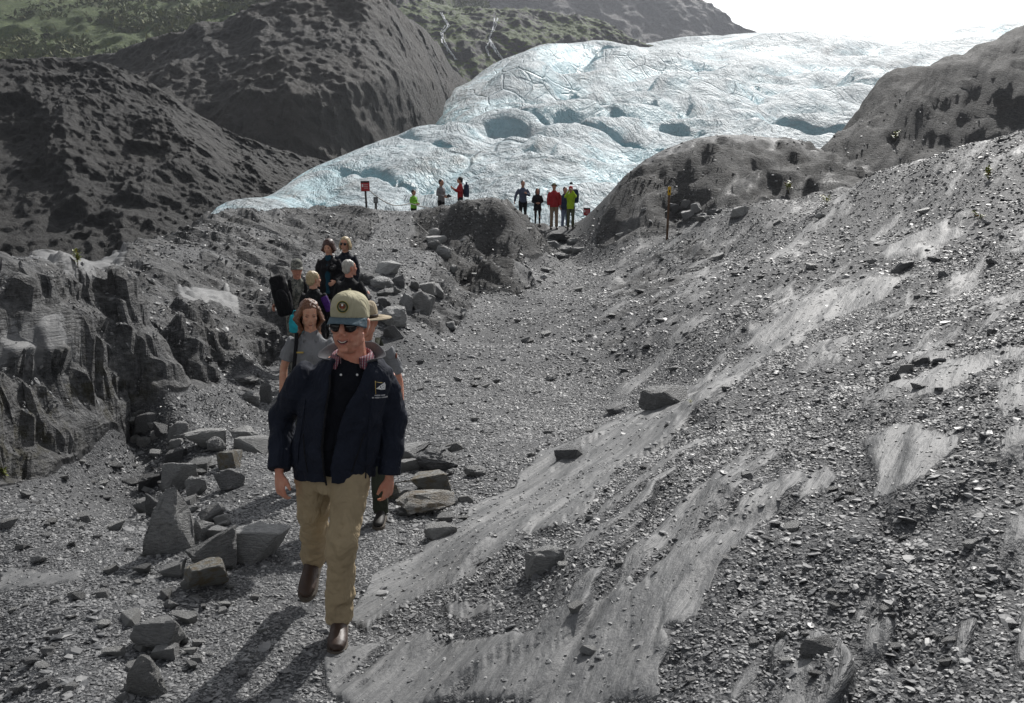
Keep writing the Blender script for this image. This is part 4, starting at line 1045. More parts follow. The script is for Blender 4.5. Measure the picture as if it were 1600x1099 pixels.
DEF = dict(hipL=(.088, 0, .93), hipR=(-.088, 0, .93), kneeL=(.098, -.015, .51), kneeR=(-.098, -.015, .51), ankL=(.105, .03, .09), ankR=(-.105, .03, .09),
           pel=(0, 0, .96), waist=(0, 0, 1.12), chest=(0, -.005, 1.31), neck=(0, .005, 1.49), head=(0, -.018, 1.662),
           shL=(.178, 0, 1.425), shR=(-.178, 0, 1.425), elL=(.235, .02, 1.17), elR=(-.235, .02, 1.17), wrL=(.235, -.07, .93), wrR=(-.235, -.07, .93))
def person(label, base, H, yaw, vox=.016, skin=M_SKIN2, top=None, bottom=None, shoes=M_BOOT, sleeves='long', hem=.90, hair=None, hat=None, female=False, joints=None,
           head_yaw=0, head_pitch=0, group=None, hands=('side', 'side'), inner=None, flare=0.0, bulk=1.0, sunglasses=False, coat=None, face=False, cat='person'):
    root = bpy.data.objects.new('person', None); COL.objects.link(root); root.location = base; root.rotation_euler = (0, 0, yaw); root.scale = (H / 1.8,) * 3
    root.empty_display_size = .2
    tag(root, label, cat, group)
    J = {k: V3(v) for k, v in DEF.items()}
    if female:
        for s, g in (('L', 1), ('R', -1)): J['sh' + s].x = g * .162; J['el' + s].x = g * .205; J['wr' + s].x = g * .21
    for k, v in (joints or {}).items(): J[k] = V3(v)
    b = bulk
    M = Matrix.Rotation(head_yaw, 3, 'Z') @ Matrix.Rotation(head_pitch, 3, 'X')
    bm = bmesh.new()
    tube(bm, [J['pel'] - V3((0, 0, .10)), J['pel'], J['waist'], J['chest'], J['chest'] + (J['neck'] - J['chest']) * .60, J['neck']], [(.12, .09), (.15, .10), (.128, .09), (.145, .10), (.11, .07), (.055, .055)], 16)
    tube(bm, [J['neck'] - V3((0, 0, .03)), J['neck'] + V3((0, 0, .02)), J['head'] + M @ V3((0, .02, -.06))], [.070, .062, .058], 12)
    T = head(bm, J['head'], M, 1.0, .5, female, ears=not (hair and hair.get('long')))
    for s, g in (('L', 1), ('R', -1)):
        sh, el, wr = J['sh' + s], J['el' + s], J['wr' + s]
        tube(bm, [sh + V3((-g * .07, 0, -.03)), sh + V3((-g * .015, 0, -.025)), sh.lerp(el, .5), el, el.lerp(wr, .35), wr], [.036, .040, .042, .038, .038, .026], 10)
        tube(bm, [J['hip' + s] + V3((0, 0, .03)), J['hip' + s].lerp(J['knee' + s], .5), J['knee' + s], J['knee' + s].lerp(J['ank' + s], .35), J['ank' + s]], [.085, .072, .052, .05, .036], 10)
        tube(bm, [J['ank' + s] + V3((0, 0, .02)), J['ank' + s] - V3((0, .02, .045)), J['ank' + s] - V3((0, .14, .06))], [.036, .034, .02], 8)
        hm = hands[0 if s == 'L' else 1]; dv = (wr - el).normalized()
        if hm == 'side': hand(bm, wr, dv, (0, -1, 0), (-g, 0, 0), .32)
        else: hand(bm, wr, dv if hm == 'hold' else V3(hm), (0, -.3, 1) if abs(dv.z) < .8 else (0, -1, 0), (-g, -.2, 0), .75)
    piece('body', bm, skin, root, min(vox, .012) if face else vox * .8, 3)
    if not face and vox < .015:
        for s in (-1, 1):
            if not sunglasses: bm = bmesh.new(); ell(bm, T(s * .031, -.088, .010), (.011, .008, .005), M, 8); piece('eye', bm, M_EYE, root)
            bm = bmesh.new(); ell(bm, T(s * .032, -.090, .030), (.017, .007, .003), M, 8); piece('eyebrow', bm, H_DARK, root)
        bm = bmesh.new(); ell(bm, T(0, -.100, -.068), (.021, .007, .006), M, 8); piece('lips', bm, M_LIP, root)
    # upper garment
    nm, mat = top; e = .022 * b
    bm = bmesh.new(); hz = V3((J['pel'].x, J['pel'].y, hem)); nk = J['neck']
    tube(bm, [hz, hz.lerp(J['waist'], .5) if hem < 1.05 else hz, J['waist'], J['chest'], J['chest'] + (nk - J['chest']) * .55, J['chest'] + (nk - J['chest']) * .80, nk + V3((0, 0, .012)), nk + V3((0, -.006, .040))],
         [(.165 * b + flare, .118 * b + flare), (.158 * b + flare * .6, .118 * b + flare * .5), (.145 * b, .112 * b), (.172 * b * (.93 if female else 1), .128 * b), (.160 * b * (.92 if female else 1), .102 * b), (.112 * b, .082), (.068, .068), (.064, .064)], 18)
    for s, g in (('L', 1), ('R', -1)):
        sh, el, wr = J['sh' + s], J['el' + s], J['wr' + s]
        if sleeves == 'long': tube(bm, [sh + V3((-g * .10, 0, -.02)), sh + V3((-g * .012, 0, -.012)), sh.lerp(el, .5), el, el.lerp(wr, .5), wr + (el - wr) * .02], [.05, .064 * b, .064 * b, .056 * b, .05 * b, .042 * b], 12)
        else: tube(bm, [sh + V3((-g * .10, 0, -.02)), sh + V3((-g * .012, 0, -.012)), sh.lerp(el, .45), sh.lerp(el, .72)], [.05, .062, .064, .068], 12)
    topo = piece(nm, bm, mat, root, vox, 3, .02, .10)
    if inner:
        bm = bmesh.new(); f = -.118 * b
        tube(bm, [hz + V3((0, f * .62, .05)), J['waist'] + V3((0, f * .60, 0)), J['chest'] + V3((0, f * .66, 0)), nk + V3((0, -.04, -.02)), nk + V3((0, -.01, .03))], [(.07, .055), (.07, .055), (.075, .055), (.062, .05), (.06, .06)], 12)
        piece(inner[0], bm, inner[1], root, vox, 3)
    if coat:
        bm = bmesh.new(); tube(bm, [V3((0, 0, coat)), hz + V3((0, 0, .08)), J['waist']], [(.215, .165), (.175, .13), (.15, .115)], 16); piece('coat_skirt', bm, mat, root, vox, 2, .02, .1)
    # trousers
    bm = bmesh.new(); nmb, mb = bottom; thin = nmb == 'leggings'
    tube(bm, [J['pel'] - V3((0, 0, .11)), J['pel'], J['pel'] + V3((0, 0, .10))], [(.14, .105), (.16, .112), (.148, .108)], 16)
    for s in 'LR':
        h, k, a = J['hip' + s], J['knee' + s], J['ank' + s]
        tube(bm, [h + V3((0, 0, .02)), h.lerp(k, .5), k, k.lerp(a, .5), a + V3((0, 0, -.02))], [.098, .086, .068, .066, .066] if not thin else [.09, .076, .056, .05, .04], 12)
    piece(nmb, bm, mb, root, vox, 3, .02, .1)
    for s in 'LR':
        a = J['ank' + s]; shoe(root, (a.x, a.y + .05, a.z - .09), (a.x * .5, -1, 0), (0, 0, 1), shoes)
    # hair and head wear
    if hair:
        bm = bmesh.new(); hair_cap(bm, T, M, 1.0, hair.get('vol', .012), hair.get('low', -.03))
        rd = random.Random(hash(label) % 1000 if False else len(label))
        if hair.get('long'):
            ln = hair['long']
            for i in range(hair.get('n', 22)):
                ph = R(62 + 236 * i / (hair.get('n', 22) - 1)); sx, sy = math.sin(ph), -math.cos(ph)
                wv = rd.uniform(.5, 1.2) * hair.get('wave', .012); o1 = rd.uniform(-.01, .01)
                p0 = T(.060 * sx, .02 + .075 * sy, .10); p1 = T(.088 * sx, .02 + .100 * sy, .03); p2 = T((.094 + wv) * sx, .022 + (.104 + wv) * sy, -.05); p3 = T((.098 - wv) * sx + o1, .03 + (.105 - wv) * sy, -.05 - ln * .5); p4 = T((.088 + wv) * sx, .03 + .1 * sy + o1, -.05 - ln * rd.uniform(.85, 1.1))
                tube(bm, [p0, p1, p2, p3, p4], [.012, rd.uniform(.013, .022), rd.uniform(.012, .024), rd.uniform(.010, .020), .005], 8)
        if hair.get('bun'): ell(bm, T(0, .125, .03), (.04, .035, .045), M)
        piece('hair', bm, hair['mat'], root, .012 if not face else .006, 1, .02, .03)
    if hat: hat(root, T, M)
    if sunglasses: glasses(root, T, M)
    return root, J, T, M
def outline(cx, cz, rx, rz, n=18, drop=.25):
    pts = []
    for k in range(n):
        a = 2 * PI * k / n; x, z = math.cos(a), math.sin(a)
        q = 1 if z > 0 else 1 + drop * (1 - abs(x))
        pts.append((cx + rx * (abs(x) ** .8) * (1 if x > 0 else -1), cz + rz * q * (abs(z) ** .85) * (1 if z > 0 else -1)))
    return pts
def glasses(root, T, M, k=1.0):
    bm = bmesh.new()
    tube(bm, [T(-.014, -.106, .018), T(0, -.111, .021), T(.014, -.106, .018)], [.0028 * k] * 3, 8)
    tube(bm, [T(-.05, -.096, .026), T(0, -.108, .030), T(.05, -.096, .026)], [.0022 * k] * 3, 8)
    for s in (-1, 1): tube(bm, [T(s * .060, -.088, .020), T(s * .076, -.072, .020), T(s * .084, .0, .016), T(s * .082, .03, .0)], [.0035 * k] * 4, 8)
    g = piece('sunglasses', bm, M_FRAME, root)
    for s in (-1, 1):
        bm = bmesh.new(); o = outline(s * .0345, .004, .0285, .021, 22)
        fr = [bm.verts.new(T(x, -.107 + .9 * x * x * 4.2 + .02 * abs(z), z)) for x, z in o]; c = bm.verts.new(T(s * .0345, -.108, .003))
        bk = [bm.verts.new(T(x, -.101 + .9 * x * x * 4.2, z)) for x, z in o]; n = len(fr)
        for i in range(n): bm.faces.new((fr[i], fr[(i + 1) % n], c)); bm.faces.new((fr[i], bk[i], bk[(i + 1) % n], fr[(i + 1) % n]))
        bm.faces.new(bk); piece('lens', bm, M_LENS, g)
def cap_hat(crown_mat, brim_mat, k=1.0, emblem=None, pieces=('crown', 'brim')):
    def f(root, T, M):
        bm = bmesh.new(); rings = []; n = 30
        for z, w in ((.036, .985), (.058, 1.0), (.084, .985), (.110, .93), (.130, .82), (.146, .62), (.156, .36), (.160, .1)):
            ring = []
            for j in range(n):
                a = 2 * PI * j / n; sx, cy = math.sin(a), -math.cos(a); fr = max(0, -cy)
                zz = z + .010 * fr * max(0, 1 - abs(z - .08) / .08) - .006 * (1 - fr)
                pl = 1 + .012 * math.cos(6 * a)
                ring.append(bm.verts.new(T(.088 * w * sx * pl, .014 + .106 * w * cy * pl, zz)))
            rings.append(ring)
        for a, b in zip(rings[:-1], rings[1:]):
            for j in range(n): bm.faces.new((a[j], a[(j + 1) % n], b[(j + 1) % n], b[j]))
        bm.faces.new(rings[-1])
        crown = piece('cap', bm, crown_mat, root, solid=.004, subsurf=1)
        bm = bmesh.new(); rows = []
        for t in (0, .33, .66, 1):
            row = []
            for j in range(17):
                u = -1 + 2 * j / 16; a = u * R(82); ext = .068 * t * math.cos(u * 1.30) ** .75
                x = .088 * math.sin(a) * (1 + .06 * t); y = .014 - .104 * math.cos(a) - ext
                row.append(bm.verts.new(T(x, y, .044 - .010 * t - .030 * abs(u) ** 2 * (.3 + t) - .010 * t * t)))
            rows.append(row)
        for a, b in zip(rows[:-1], rows[1:]):
            for j in range(16): bm.faces.new((a[j], a[j + 1], b[j + 1], b[j]))
        piece('brim', bm, brim_mat, crown, solid=.005, subsurf=1)
        bm = bmesh.new(); ell(bm, T(0, .014, .161), (.007, .007, .004), M, 8); piece('button', bm, crown_mat, crown)
        if emblem: emblem(crown, T)
    return f
def flat_brim_hat(root, T, M):
    bm = bmesh.new()
    prof = [(.03, .088, .104), (.06, .089, .106), (.10, .086, .102), (.14, .075, .09), (.165, .052, .062), (.158, .02, .025)]
    rings = [[bm.verts.new(T(a * math.sin(2 * PI * j / 24) * (1 - .07 * (z > .12) * math.cos(8 * PI * j / 24)), .012 + b * math.cos(2 * PI * j / 24), z)) for j in range(24)] for z, a, b in prof]
    for a, b in zip(rings[:-1], rings[1:]):
        for j in range(24): bm.faces.new((a[j], a[(j + 1) % 24], b[(j + 1) % 24], b[j]))
    bm.faces.new(rings[-1]); o = piece('flat_brimmed_hat', bm, M_FELT, root, solid=.004, subsurf=1)
    bm = bmesh.new(); r1 = [bm.verts.new(T(.086 * math.sin(2 * PI * j / 32), .012 + .102 * math.cos(2 * PI * j / 32), .032)) for j in range(32)]; r2 = [bm.verts.new(T(.20 * math.sin(2 * PI * j / 32), .012 + .205 * math.cos(2 * PI * j / 32), .030)) for j in range(32)]
    for j in range(32): bm.faces.new((r1[j], r1[(j + 1) % 32], r2[(j + 1) % 32], r2[j]))
    piece('brim', bm, M_FELT, o, solid=.006)
    bm = bmesh.new(); r1 = [bm.verts.new(T(.092 * math.sin(2 * PI * j / 32), .012 + .108 * math.cos(2 * PI * j / 32), .036)) for j in range(32)]; r2 = [bm.verts.new(T(.0925 * math.sin(2 * PI * j / 32), .012 + .1095 * math.cos(2 * PI * j / 32), .062)) for j in range(32)]
    for j in range(32): bm.faces.new((r1[j], r1[(j + 1) % 32], r2[(j + 1) % 32], r2[j]))
    piece('hat_band', bm, M_BAND, o, solid=.003)
def beanie(mat, brim=False):
    def f(root, T, M):
        bm = bmesh.new(); ell(bm, T(0, .018, .052), (.092, .108, .092), M, 16)
        if brim: tube(bm, [T(0, .015, .045), T(0, .01, .028)], [(.10, .115), (.15, .165)], 18, M @ V3((1, 0, 0)))
        else: ell(bm, T(0, -.085, .045), (.06, .045, .012), M, 10)
        piece('cap', bm, mat, root, .01, 2)
    return f
def quad_part(name, T, pts, mat, parent, thick=.0012):
    bm = bmesh.new(); bm.faces.new([bm.verts.new(T(*p)) for p in pts]); return piece(name, bm, mat, parent, flat=True, solid=thick)

# ------------------------------------------------------------------ the walking man
O = V3(hit(527, 1003)); O = V3((O.x, O.y, float(height(O.x, O.y)[0])))
def build_man():
    root = bpy.data.objects.new('person', None); COL.objects.link(root); root.location = O
    tag(root, 'man in khaki cap, sunglasses, open navy jacket and khaki trousers striding towards the viewer', 'person', 'people on the trail')
    Q = lambda px, py, Yd: V3(P(px, py, Yd)) - O
    B0 = O.y                                                # ground distance of the front foot
    neck = Q(551, 556, B0 + .10); chest = Q(536, 615, B0 + .10); waist = Q(526, 685, B0 + .13); hem = Q(522, 741, B0 + .15); pel = Q(521, 728, B0 + .15)
    hc = Q(546, 507, B0 + .045); k = 1.07
    M = Matrix.Rotation(R(-9), 3, 'Z') @ Matrix.Rotation(R(1), 3, 'X') @ Matrix.Rotation(R(1), 3, 'Y')
    shR, shL = Q(478, 583, B0 + .05), Q(601, 586, B0 + .18); elR, elL = Q(443, 652, B0 + .22), Q(613, 658, B0 + .22); wrR, wrL = Q(436, 733, B0 + .08), Q(608, 741, B0 + .16)
    hipR, hipL = Q(490, 742, B0 + .16), Q(549, 744, B0 + .14); knR, knL = Q(491, 820, B0 + .30), Q(535, 845, B0 - .01); anR, anL = Q(489, 868, B0 + .60), V3((-.005, .085, .10))
    bm = bmesh.new()
    tube(bm, [hem, waist, chest, chest.lerp(neck, .7), neck], [(.16, .11), (.16, .11), (.175, .115), (.15, .09), (.062, .062)], 16)
    T = head(bm, hc, M, k, 1.0, jowl=.007)
    tube(bm, [neck - V3((0, 0, .04)), neck + V3((0, -.012, .035)), hc + M @ V3((0, .018, -.05))], [.076, .068, .066], 16)
    ell(bm, hc + M @ V3((0, -.035, -.115)), (.05, .04, .025), M)        # fold under the chin
    for g, sh, el, wr in ((-1, shR, elR, wrR), (1, shL, elL, wrL)):
        tube(bm, [sh, sh.lerp(el, .5), el, el.lerp(wr, .4), wr], [.055, .05, .042, .042, .030], 10)
    hand(bm, wrR + V3((0, 0, -.015)), (.05, -.12, -1), (.75, -.75, 0), (.5, .4, 0), .55, .98)
    hand(bm, wrL + V3((0, 0, -.015)), (-.10, .10, -1), (-.55, -.8, 0), (-.6, .5, 0), .60, .95)
    for h_, kn, an in ((hipR, knR, anR), (hipL, knL, anL)):
        tube(bm, [h_, h_.lerp(kn, .5), kn, kn.lerp(an, .4), an], [.088, .075, .055, .052, .038], 10)
    piece('body', bm, M_SKIN, root, .0048, 3)
    # mouth and brows
    arc = lambda z0, dz, w, y0: [T(w * u, y0 + .34 * (w * u) ** 2 * 26, z0 + dz * u * u) for u in (-1, -.6, -.2, .2, .6, 1)]
    bm = bmesh.new(); tube(bm, arc(-.0705, .010, .026, -.1065), [.0018, .0038, .0046, .0046, .0038, .0018], 8, (0, 0, 1)); mo = piece('mouth', bm, M_MOUTH, root)
    bm = bmesh.new(); tube(bm, arc(-.0680, .009, .019, -.1085), [.001, .0024, .0028, .0028, .0024, .001], 8, (0, 0, 1)); piece('teeth', bm, M_TEETH, mo)
    bm = bmesh.new(); tube(bm, arc(-.0635, .010, .025, -.1065), [.001, .0026, .0034, .0034, .0026, .001], 8, (0, 0, 1)); tube(bm, arc(-.0775, .011, .022, -.1055), [.001, .003, .0042, .0042, .003, .001], 8, (0, 0, 1)); piece('lips', bm, M_LIP, mo)
    bm = bmesh.new()
    for s in (-1, 1): ell(bm, T(s * .072, .052, -.002), (.009 * k, .022 * k, .030 * k), M)
    ell(bm, T(0, .085, .0), (.062 * k, .030 * k, .05 * k), M); piece('hair', bm, H_GREY, root)
    # trousers
    bm = bmesh.new()
    tube(bm, [pel - V3((0, 0, .12)), pel, pel + V3((0, 0, .12))], [(.150, .115), (.178, .125), (.176, .125)], 20)
    for h_, kn, an, hemr in ((hipR, knR, anR, (.070, .076)), (hipL, knL, anL, (.075, .086))):
        tube(bm, [h_ + V3((0, 0, .05)), h_.lerp(kn, .3), h_.lerp(kn, .7), kn, kn.lerp(an, .35), kn.lerp(an, .75), an + V3((0, -.01, -.015))],
             [(.100, .112), (.097, .108), (.086, .095), (.078, .086), (.073, .081), (.070, .080), hemr], 20)
    tr = piece('trousers', bm, M_KHAKI, root, .0085, 4, .035, .15)
    d2 = tr.modifiers.new('folds', 'DISPLACE'); d2.texture = cloud(.05); d2.strength = .022; d2.mid_level = .5; d2.texture_coords = 'LOCAL'
    # sweater and shirt
    bm = bmesh.new(); tube(bm, [hem + V3((0, 0, .03)), waist, chest, chest.lerp(neck, .62), neck - V3((0, -.0, .015))], [(.185, .125), (.183, .130), (.188, .130), (.155, .10), (.085, .085)], 22); piece('sweater', bm, M_SWEAT, root, .010, 4, .02, .1)
    bm = bmesh.new(); rows = []
    for hgt, out in ((-.030, .094), (.012, .086), (.045, .088), (.020, .104), (-.012, .118)):
        row = []
        for j in range(25):
            a = R(-150 + 300 * j / 24); fr = (1 - math.cos(a)) / 2
            row.append(bm.verts.new(neck + V3((out * math.sin(a) * (1 + .10 * (out > .1) * fr), out * math.cos(a) * .95 - .012 * fr, hgt - .028 * fr - (.028 * fr ** 4 if out > .1 else 0)))))
        rows.append(row)
    for a, b in zip(rows[:-1], rows[1:]):
        for j in range(24): bm.faces.new((a[j], a[j + 1], b[j + 1], b[j]))
    sc = piece('shirt_collar', bm, M_PLAID, root, solid=.003, subsurf=1)
    bm = bmesh.new()
    for s in (-1, 1): ell(bm, neck + V3((s * .040, -.125, -.075)), (.006, .003, .006), None, 8)
    piece('collar_button', bm, M_WHITE, sc)
    # jacket: an open shell with sleeves
    bm = bmesh.new()
    #        centre, rx, ry, opening (sin of the angle) right edge, left edge
    prof = [(hem - V3((0, 0, .012)), .208, .152, -.05, .035), (hem.lerp(waist, .35), .214, .158, -.13, .02), (waist, .218, .162, -.20, .05), (waist.lerp(chest, .5), .218, .164, -.22, .14), (chest, .224, .164, -.22, .27),
            (chest.lerp(neck, .35), .220, .155, -.25, .37), (chest.lerp(neck, .62), .205, .132, -.36, .46), (chest.lerp(neck, .85), .160, .112, -.50, .62), (neck, .108, .100, -.62, .72)]
    outer, inner = [], []; n = 44
    def spl(i, f):
        a, b = prof[i], prof[min(i + 1, len(prof) - 1)]
        return [a[0].lerp(b[0], f)] + [a[q] + (b[q] - a[q]) * f for q in range(1, 5)]
    for i in range(len(prof) - 1):
        for f in (0, .33, .67):
            c, rx, ry, e0, e1 = spl(i, f); a0, a1 = math.asin(e1), 2 * PI + math.asin(e0); ro, ri = [], []
            for j in range(n + 1):
                a = a0 + (a1 - a0) * j / n; lap = .010 * max(0, 1 - min(j, n - j) / 3)
                for lst, off in ((ro, lap), (ri, -.018)): lst.append(bm.verts.new(c + V3(((rx + off) * math.sin(a), -(ry + off) * math.cos(a), 0))))
            outer.append(ro); inner.append(ri)
    for lst in (outer, inner):
        for a, b in zip(lst[:-1], lst[1:]):
            for j in range(n): bm.faces.new((a[j], a[j + 1], b[j + 1], b[j]))
    for r in (0, -1):
        for j in range(n): bm.faces.new((outer[r][j], outer[r][j + 1], inner[r][j + 1], inner[r][j]))
    for j in (0, n):
        for i in range(len(outer) - 1): bm.faces.new((outer[i][j], outer[i + 1][j], inner[i + 1][j], inner[i][j]))
    for g, sh, el, wr in ((-1, shR, elR, wrR), (1, shL, elL, wrL)):
        tube(bm, [sh + V3((-g * .075, .01, -.03)), sh + V3((-g * .015, 0, -.006)), sh.lerp(el, .3), sh.lerp(el, .65), el, el.lerp(wr, .4), el.lerp(wr, .8), wr], [(.04, .05), (.070, .078), (.078, .086), (.077, .083), (.073, .078), (.068, .073), (.060, .064), (.056, .060)], 20)
    jk = piece('jacket', bm, M_NAVY, root, .0075, 4, .042, .17)
    d2 = jk.modifiers.new('folds', 'DISPLACE'); d2.texture = cloud(.07); d2.strength = .02; d2.mid_level = .5; d2.texture_coords = 'LOCAL'
    # turned-out collar with grey lining
    bm = bmesh.new(); rows = []
    for t in (0, .3, .65, 1.0):
        row = []
        for j in range(29):
            a = R(-146 + 292 * j / 28); fr = ((1 - math.cos(a)) / 2) ** 1.5
            fr2 = smooth(R(60), R(130), abs(a)); r0 = .100 + .014 * fr2; ln = (.066 + .024 * fr2) * t
            out = r0 + ln * (.25 + .40 * fr2) * (.4 + .6 * t); up = -.006 - .030 * fr2 + ln * (1.0 - .30 * fr2) - .030 * fr2 * t * t
            row.append(bm.verts.new(neck + V3((out * math.sin(a) * (1.04 + .16 * fr2 * t), .01 + out * math.cos(a) * (.92 if math.cos(a) > 0 else 1.0 - .35 * t), up))))
        rows.append(row)
    for a, b in zip(rows[:-1], rows[1:]):
        for j in range(28): bm.faces.new((a[j], a[j + 1], b[j + 1], b[j]))
    piece('collar', bm, M_FLEECE, jk, solid=.007, subsurf=1)
    bm = bmesh.new(); tube(bm, [outer[i][n] .co if False else V3(prof[min(i, 8)][0]) + V3((prof[min(i, 8)][1] * prof[min(i, 8)][3], -(prof[min(i, 8)][2] + .008) * math.sqrt(1 - prof[min(i, 8)][3] ** 2), 0)) for i in range(7)], [.005] * 7, 8); piece('zip', bm, M_BLACK, jk)
    for g, el, wr in ((-1, elR, wrR), (1, elL, wrL)):
        bm = bmesh.new(); tube(bm, [wr + (el - wr) * .16, wr + (el - wr) * .08, wr - (el - wr) * .012], [(.0615, .0655), (.0605, .0645), (.060, .064)], 20); piece('cuff', bm, M_NAVY, jk, .006, 1)
    def W_(u, z, lift):                                     # a point on the jacket front at height fraction z
        i = min(int(z * 4), 3); f = z * 4 - i; a_, b_ = prof[i], prof[i + 1]; c = a_[0].lerp(b_[0], f); rx = a_[1] + (b_[1] - a_[1]) * f; ry = a_[2] + (b_[2] - a_[2]) * f
        return c + V3((rx * u, -(ry + lift) * math.sqrt(1 - u * u), 0))
    for s in (-1, 1):
        bm = bmesh.new(); tube(bm, [W_(s * .70, .62, .016), W_(s * .62, .42, .016), W_(s * .52, .20, .016)], [.0028] * 3, 6); piece('pocket_zip', bm, M_BLACK, jk)
        bm = bmesh.new(); tube(bm, [W_(s * .84, .05, .012), W_(s * .80, .45, .012), W_(s * .74, .98, .012)], [.0035] * 3, 6); piece('seam', bm, M_NAVY, jk)
    # embroidered flag and two lines of lettering on the left breast
    ec = Q(594, 606, B0 - .0); fc = chest.lerp(neck, .12); X0 = ec.x - fc.x
    def S(u, v, lift=.014):                                 # place on the curved chest
        x = X0 + u; z = ec.z + v; c = chest + (neck - chest) * max(-.3, min(.3, (z - chest.z) / (neck.z - chest.z))); xx = ec.x + u - c.x
        return V3((ec.x + u, c.y - (.166 + lift) * math.sqrt(max(.05, 1 - (xx / .245) ** 2)), z))
    fl = quad_part('flag_emblem', lambda *p: S(*p), [(-.016, .000), (.022, .026), (.026, .012), (.023, -.012), (.004, -.009)], M_WHITE, jk, .001)
    bm = bmesh.new(); tube(bm, [S(-.019, .04, .016), S(-.019, -.028, .016)], [.0012, .0012], 6); tube(bm, [S(-.019, .036, .016), S(0, .029, .016), S(.012, .026, .016)], [.001, .001, .001], 6); piece('flag_outline', bm, M_GOLD, fl)
    for u, v, q in ((.004, .006, .0035), (.014, .012, .002), (.009, -.004, .002), (.017, .000, .002)):
        bm = bmesh.new(); ell(bm, S(u, v, .016), (q, .001, q), None, 8); piece('flag_star', bm, M_NAVY, fl)
    rd = random.Random(3)
    for v, u0, u1 in ((-.034, -.024, .020), (-.044, -.036, .032)):
        bm = bmesh.new(); u = u0
        while u < u1:
            w_ = rd.uniform(.0024, .0042); vv = v - (u - u0) * .16; hgt = rd.choice((.0028, .0034)); 
            bm.faces.new([bm.verts.new(S(*p, .0165)) for p in ((u, vv - hgt), (u + w_, vv - hgt), (u + w_, vv + hgt), (u, vv + hgt))])
            u += w_ + (.0012 if rd.random() < .85 else .004)
        piece('lettering', bm, plain('grey_thread', (.5, .5, .52), .8) if v == -.034 else bpy.data.materials['grey_thread'], fl, flat=True, solid=.0006)
    # hat, glasses
    TK = lambda x, y, z: hc + M @ (V3((x, y, z)) * k)
    def seal(crown, T_):
        A = lambda u, v, l: T_(u, -.0935 - .003 - l + 6.0 * u * u * .9 + (v * .16 if v > 0 else v * .02), .094 + v)
        def disc(nm, r0, r1, mat, l):
            bm = bmesh.new(); n = 28; a = [bm.verts.new(A(r1 * math.cos(2 * PI * i / n), r1 * math.sin(2 * PI * i / n), l)) for i in range(n)]
            if r0: b = [bm.verts.new(A(r0 * math.cos(2 * PI * i / n), r0 * math.sin(2 * PI * i / n), l)) for i in range(n)]; [bm.faces.new((a[i], a[(i + 1) % n], b[(i + 1) % n], b[i])) for i in range(n)]
            else: bm.faces.new(a)
            return piece(nm, bm, mat, crown, flat=True, solid=.0008)
        G1 = plain('seal_green', (.035, .055, .03), .8); G2 = plain('seal_gold', (.50, .36, .08), .7); G3 = plain('seal_brown', (.16, .065, .03), .8); G4 = plain('seal_red', (.40, .06, .05), .8)
        disc('seal_ring', .0185, .0275, G1, .001); disc('seal_field', 0, .0186, plain('seal_field_tan', (.33, .29, .18), .8), .0012); disc('seal_edge', .0262, .0280, G2, .0022)
        for s in (-1, 1): quad_part('seal_wing', lambda u, v: A(u, v, .0030), [(0, .004), (s * .006, .013), (s * .014, .012), (s * .016, .002), (s * .011, -.006), (s * .004, -.008)], G3, crown, .0008)
        for u0 in (-.0045, -.0005, .0035): quad_part('seal_stripe', lambda u, v: A(u, v, .0042), [(u0, -.008), (u0 + .002, -.008), (u0 + .002, .002), (u0, .002)], G4, crown, .0006)
        quad_part('seal_head', lambda u, v: A(u, v, .0042), [(-.004, .004), (.004, .004), (.0045, .012), (0, .015), (-.0045, .012)], M_WHITE, crown, .0006)
        quad_part('seal_leaf', lambda u, v: A(u, v, .0042), [(-.014, -.012), (-.005, -.010), (-.006, -.014), (-.012, -.016)], plain('seal_leaf_green', (.06, .14, .04), .8), crown, .0006)
        quad_part('seal_arrows', lambda u, v: A(u, v, .0042), [(.014, -.012), (.005, -.010), (.006, -.014), (.012, -.016)], G2, crown, .0006)
    cap_hat(M_CAPK, M_CAPB, k, seal)(root, TK, M)
    glasses(root, TK, M, k)
    # shoes
    s1 = shoe(root, anL + V3((0, .05, -.098)), (.10, -1, 0), (0, 0, 1), M_LEATH, 1.06)
    s2 = shoe(root, anR + V3((.005, .055, -.065)), (-.03, -1, -.42), (0, -.42, 1), M_LEATH, 1.04)
    for s_, a_, fw in ((s1, anL, V3((.10, -1, 0))), (s2, anR, V3((-.03, -1, -.42)))):
        bm = bmesh.new(); fw = fw.normalized(); up = V3((0, 0, 1)); up = (up - fw * up.dot(fw)).normalized(); sd = fw.cross(up)
        for q in (.085, .11, .135): tube(bm, [a_ + V3((0, .05, -.09)) + fw * q + up * (.112 - (q - .085) * .35) - sd * .024, a_ + V3((0, .05, -.09)) + fw * (q + .006) + up * (.122 - (q - .085) * .35), a_ + V3((0, .05, -.09)) + fw * q + up * (.112 - (q - .085) * .35) + sd * .024], [.003] * 3, 6)
        piece('laces', bm, M_SOLE, s_)
    return root
build_man()

# ------------------------------------------------------------------ companions
def top_at(px, py, Yd):
    q = P(px, py, Yd); g = float(height(q[0], q[1])[0]); return V3((q[0], q[1], g)), q[2] - g
def find_Y(px, py, H, y0, y1):
    best = None
    for Yd in np.linspace(y0, y1, 60):
        b, h = top_at(px, py, Yd)
        if best is None or abs(h - H) < best[0]: best = (abs(h - H), b, h)
    return best[1], best[2]
TR = 'people on the trail'; FA = 'visitors standing by the glacier'
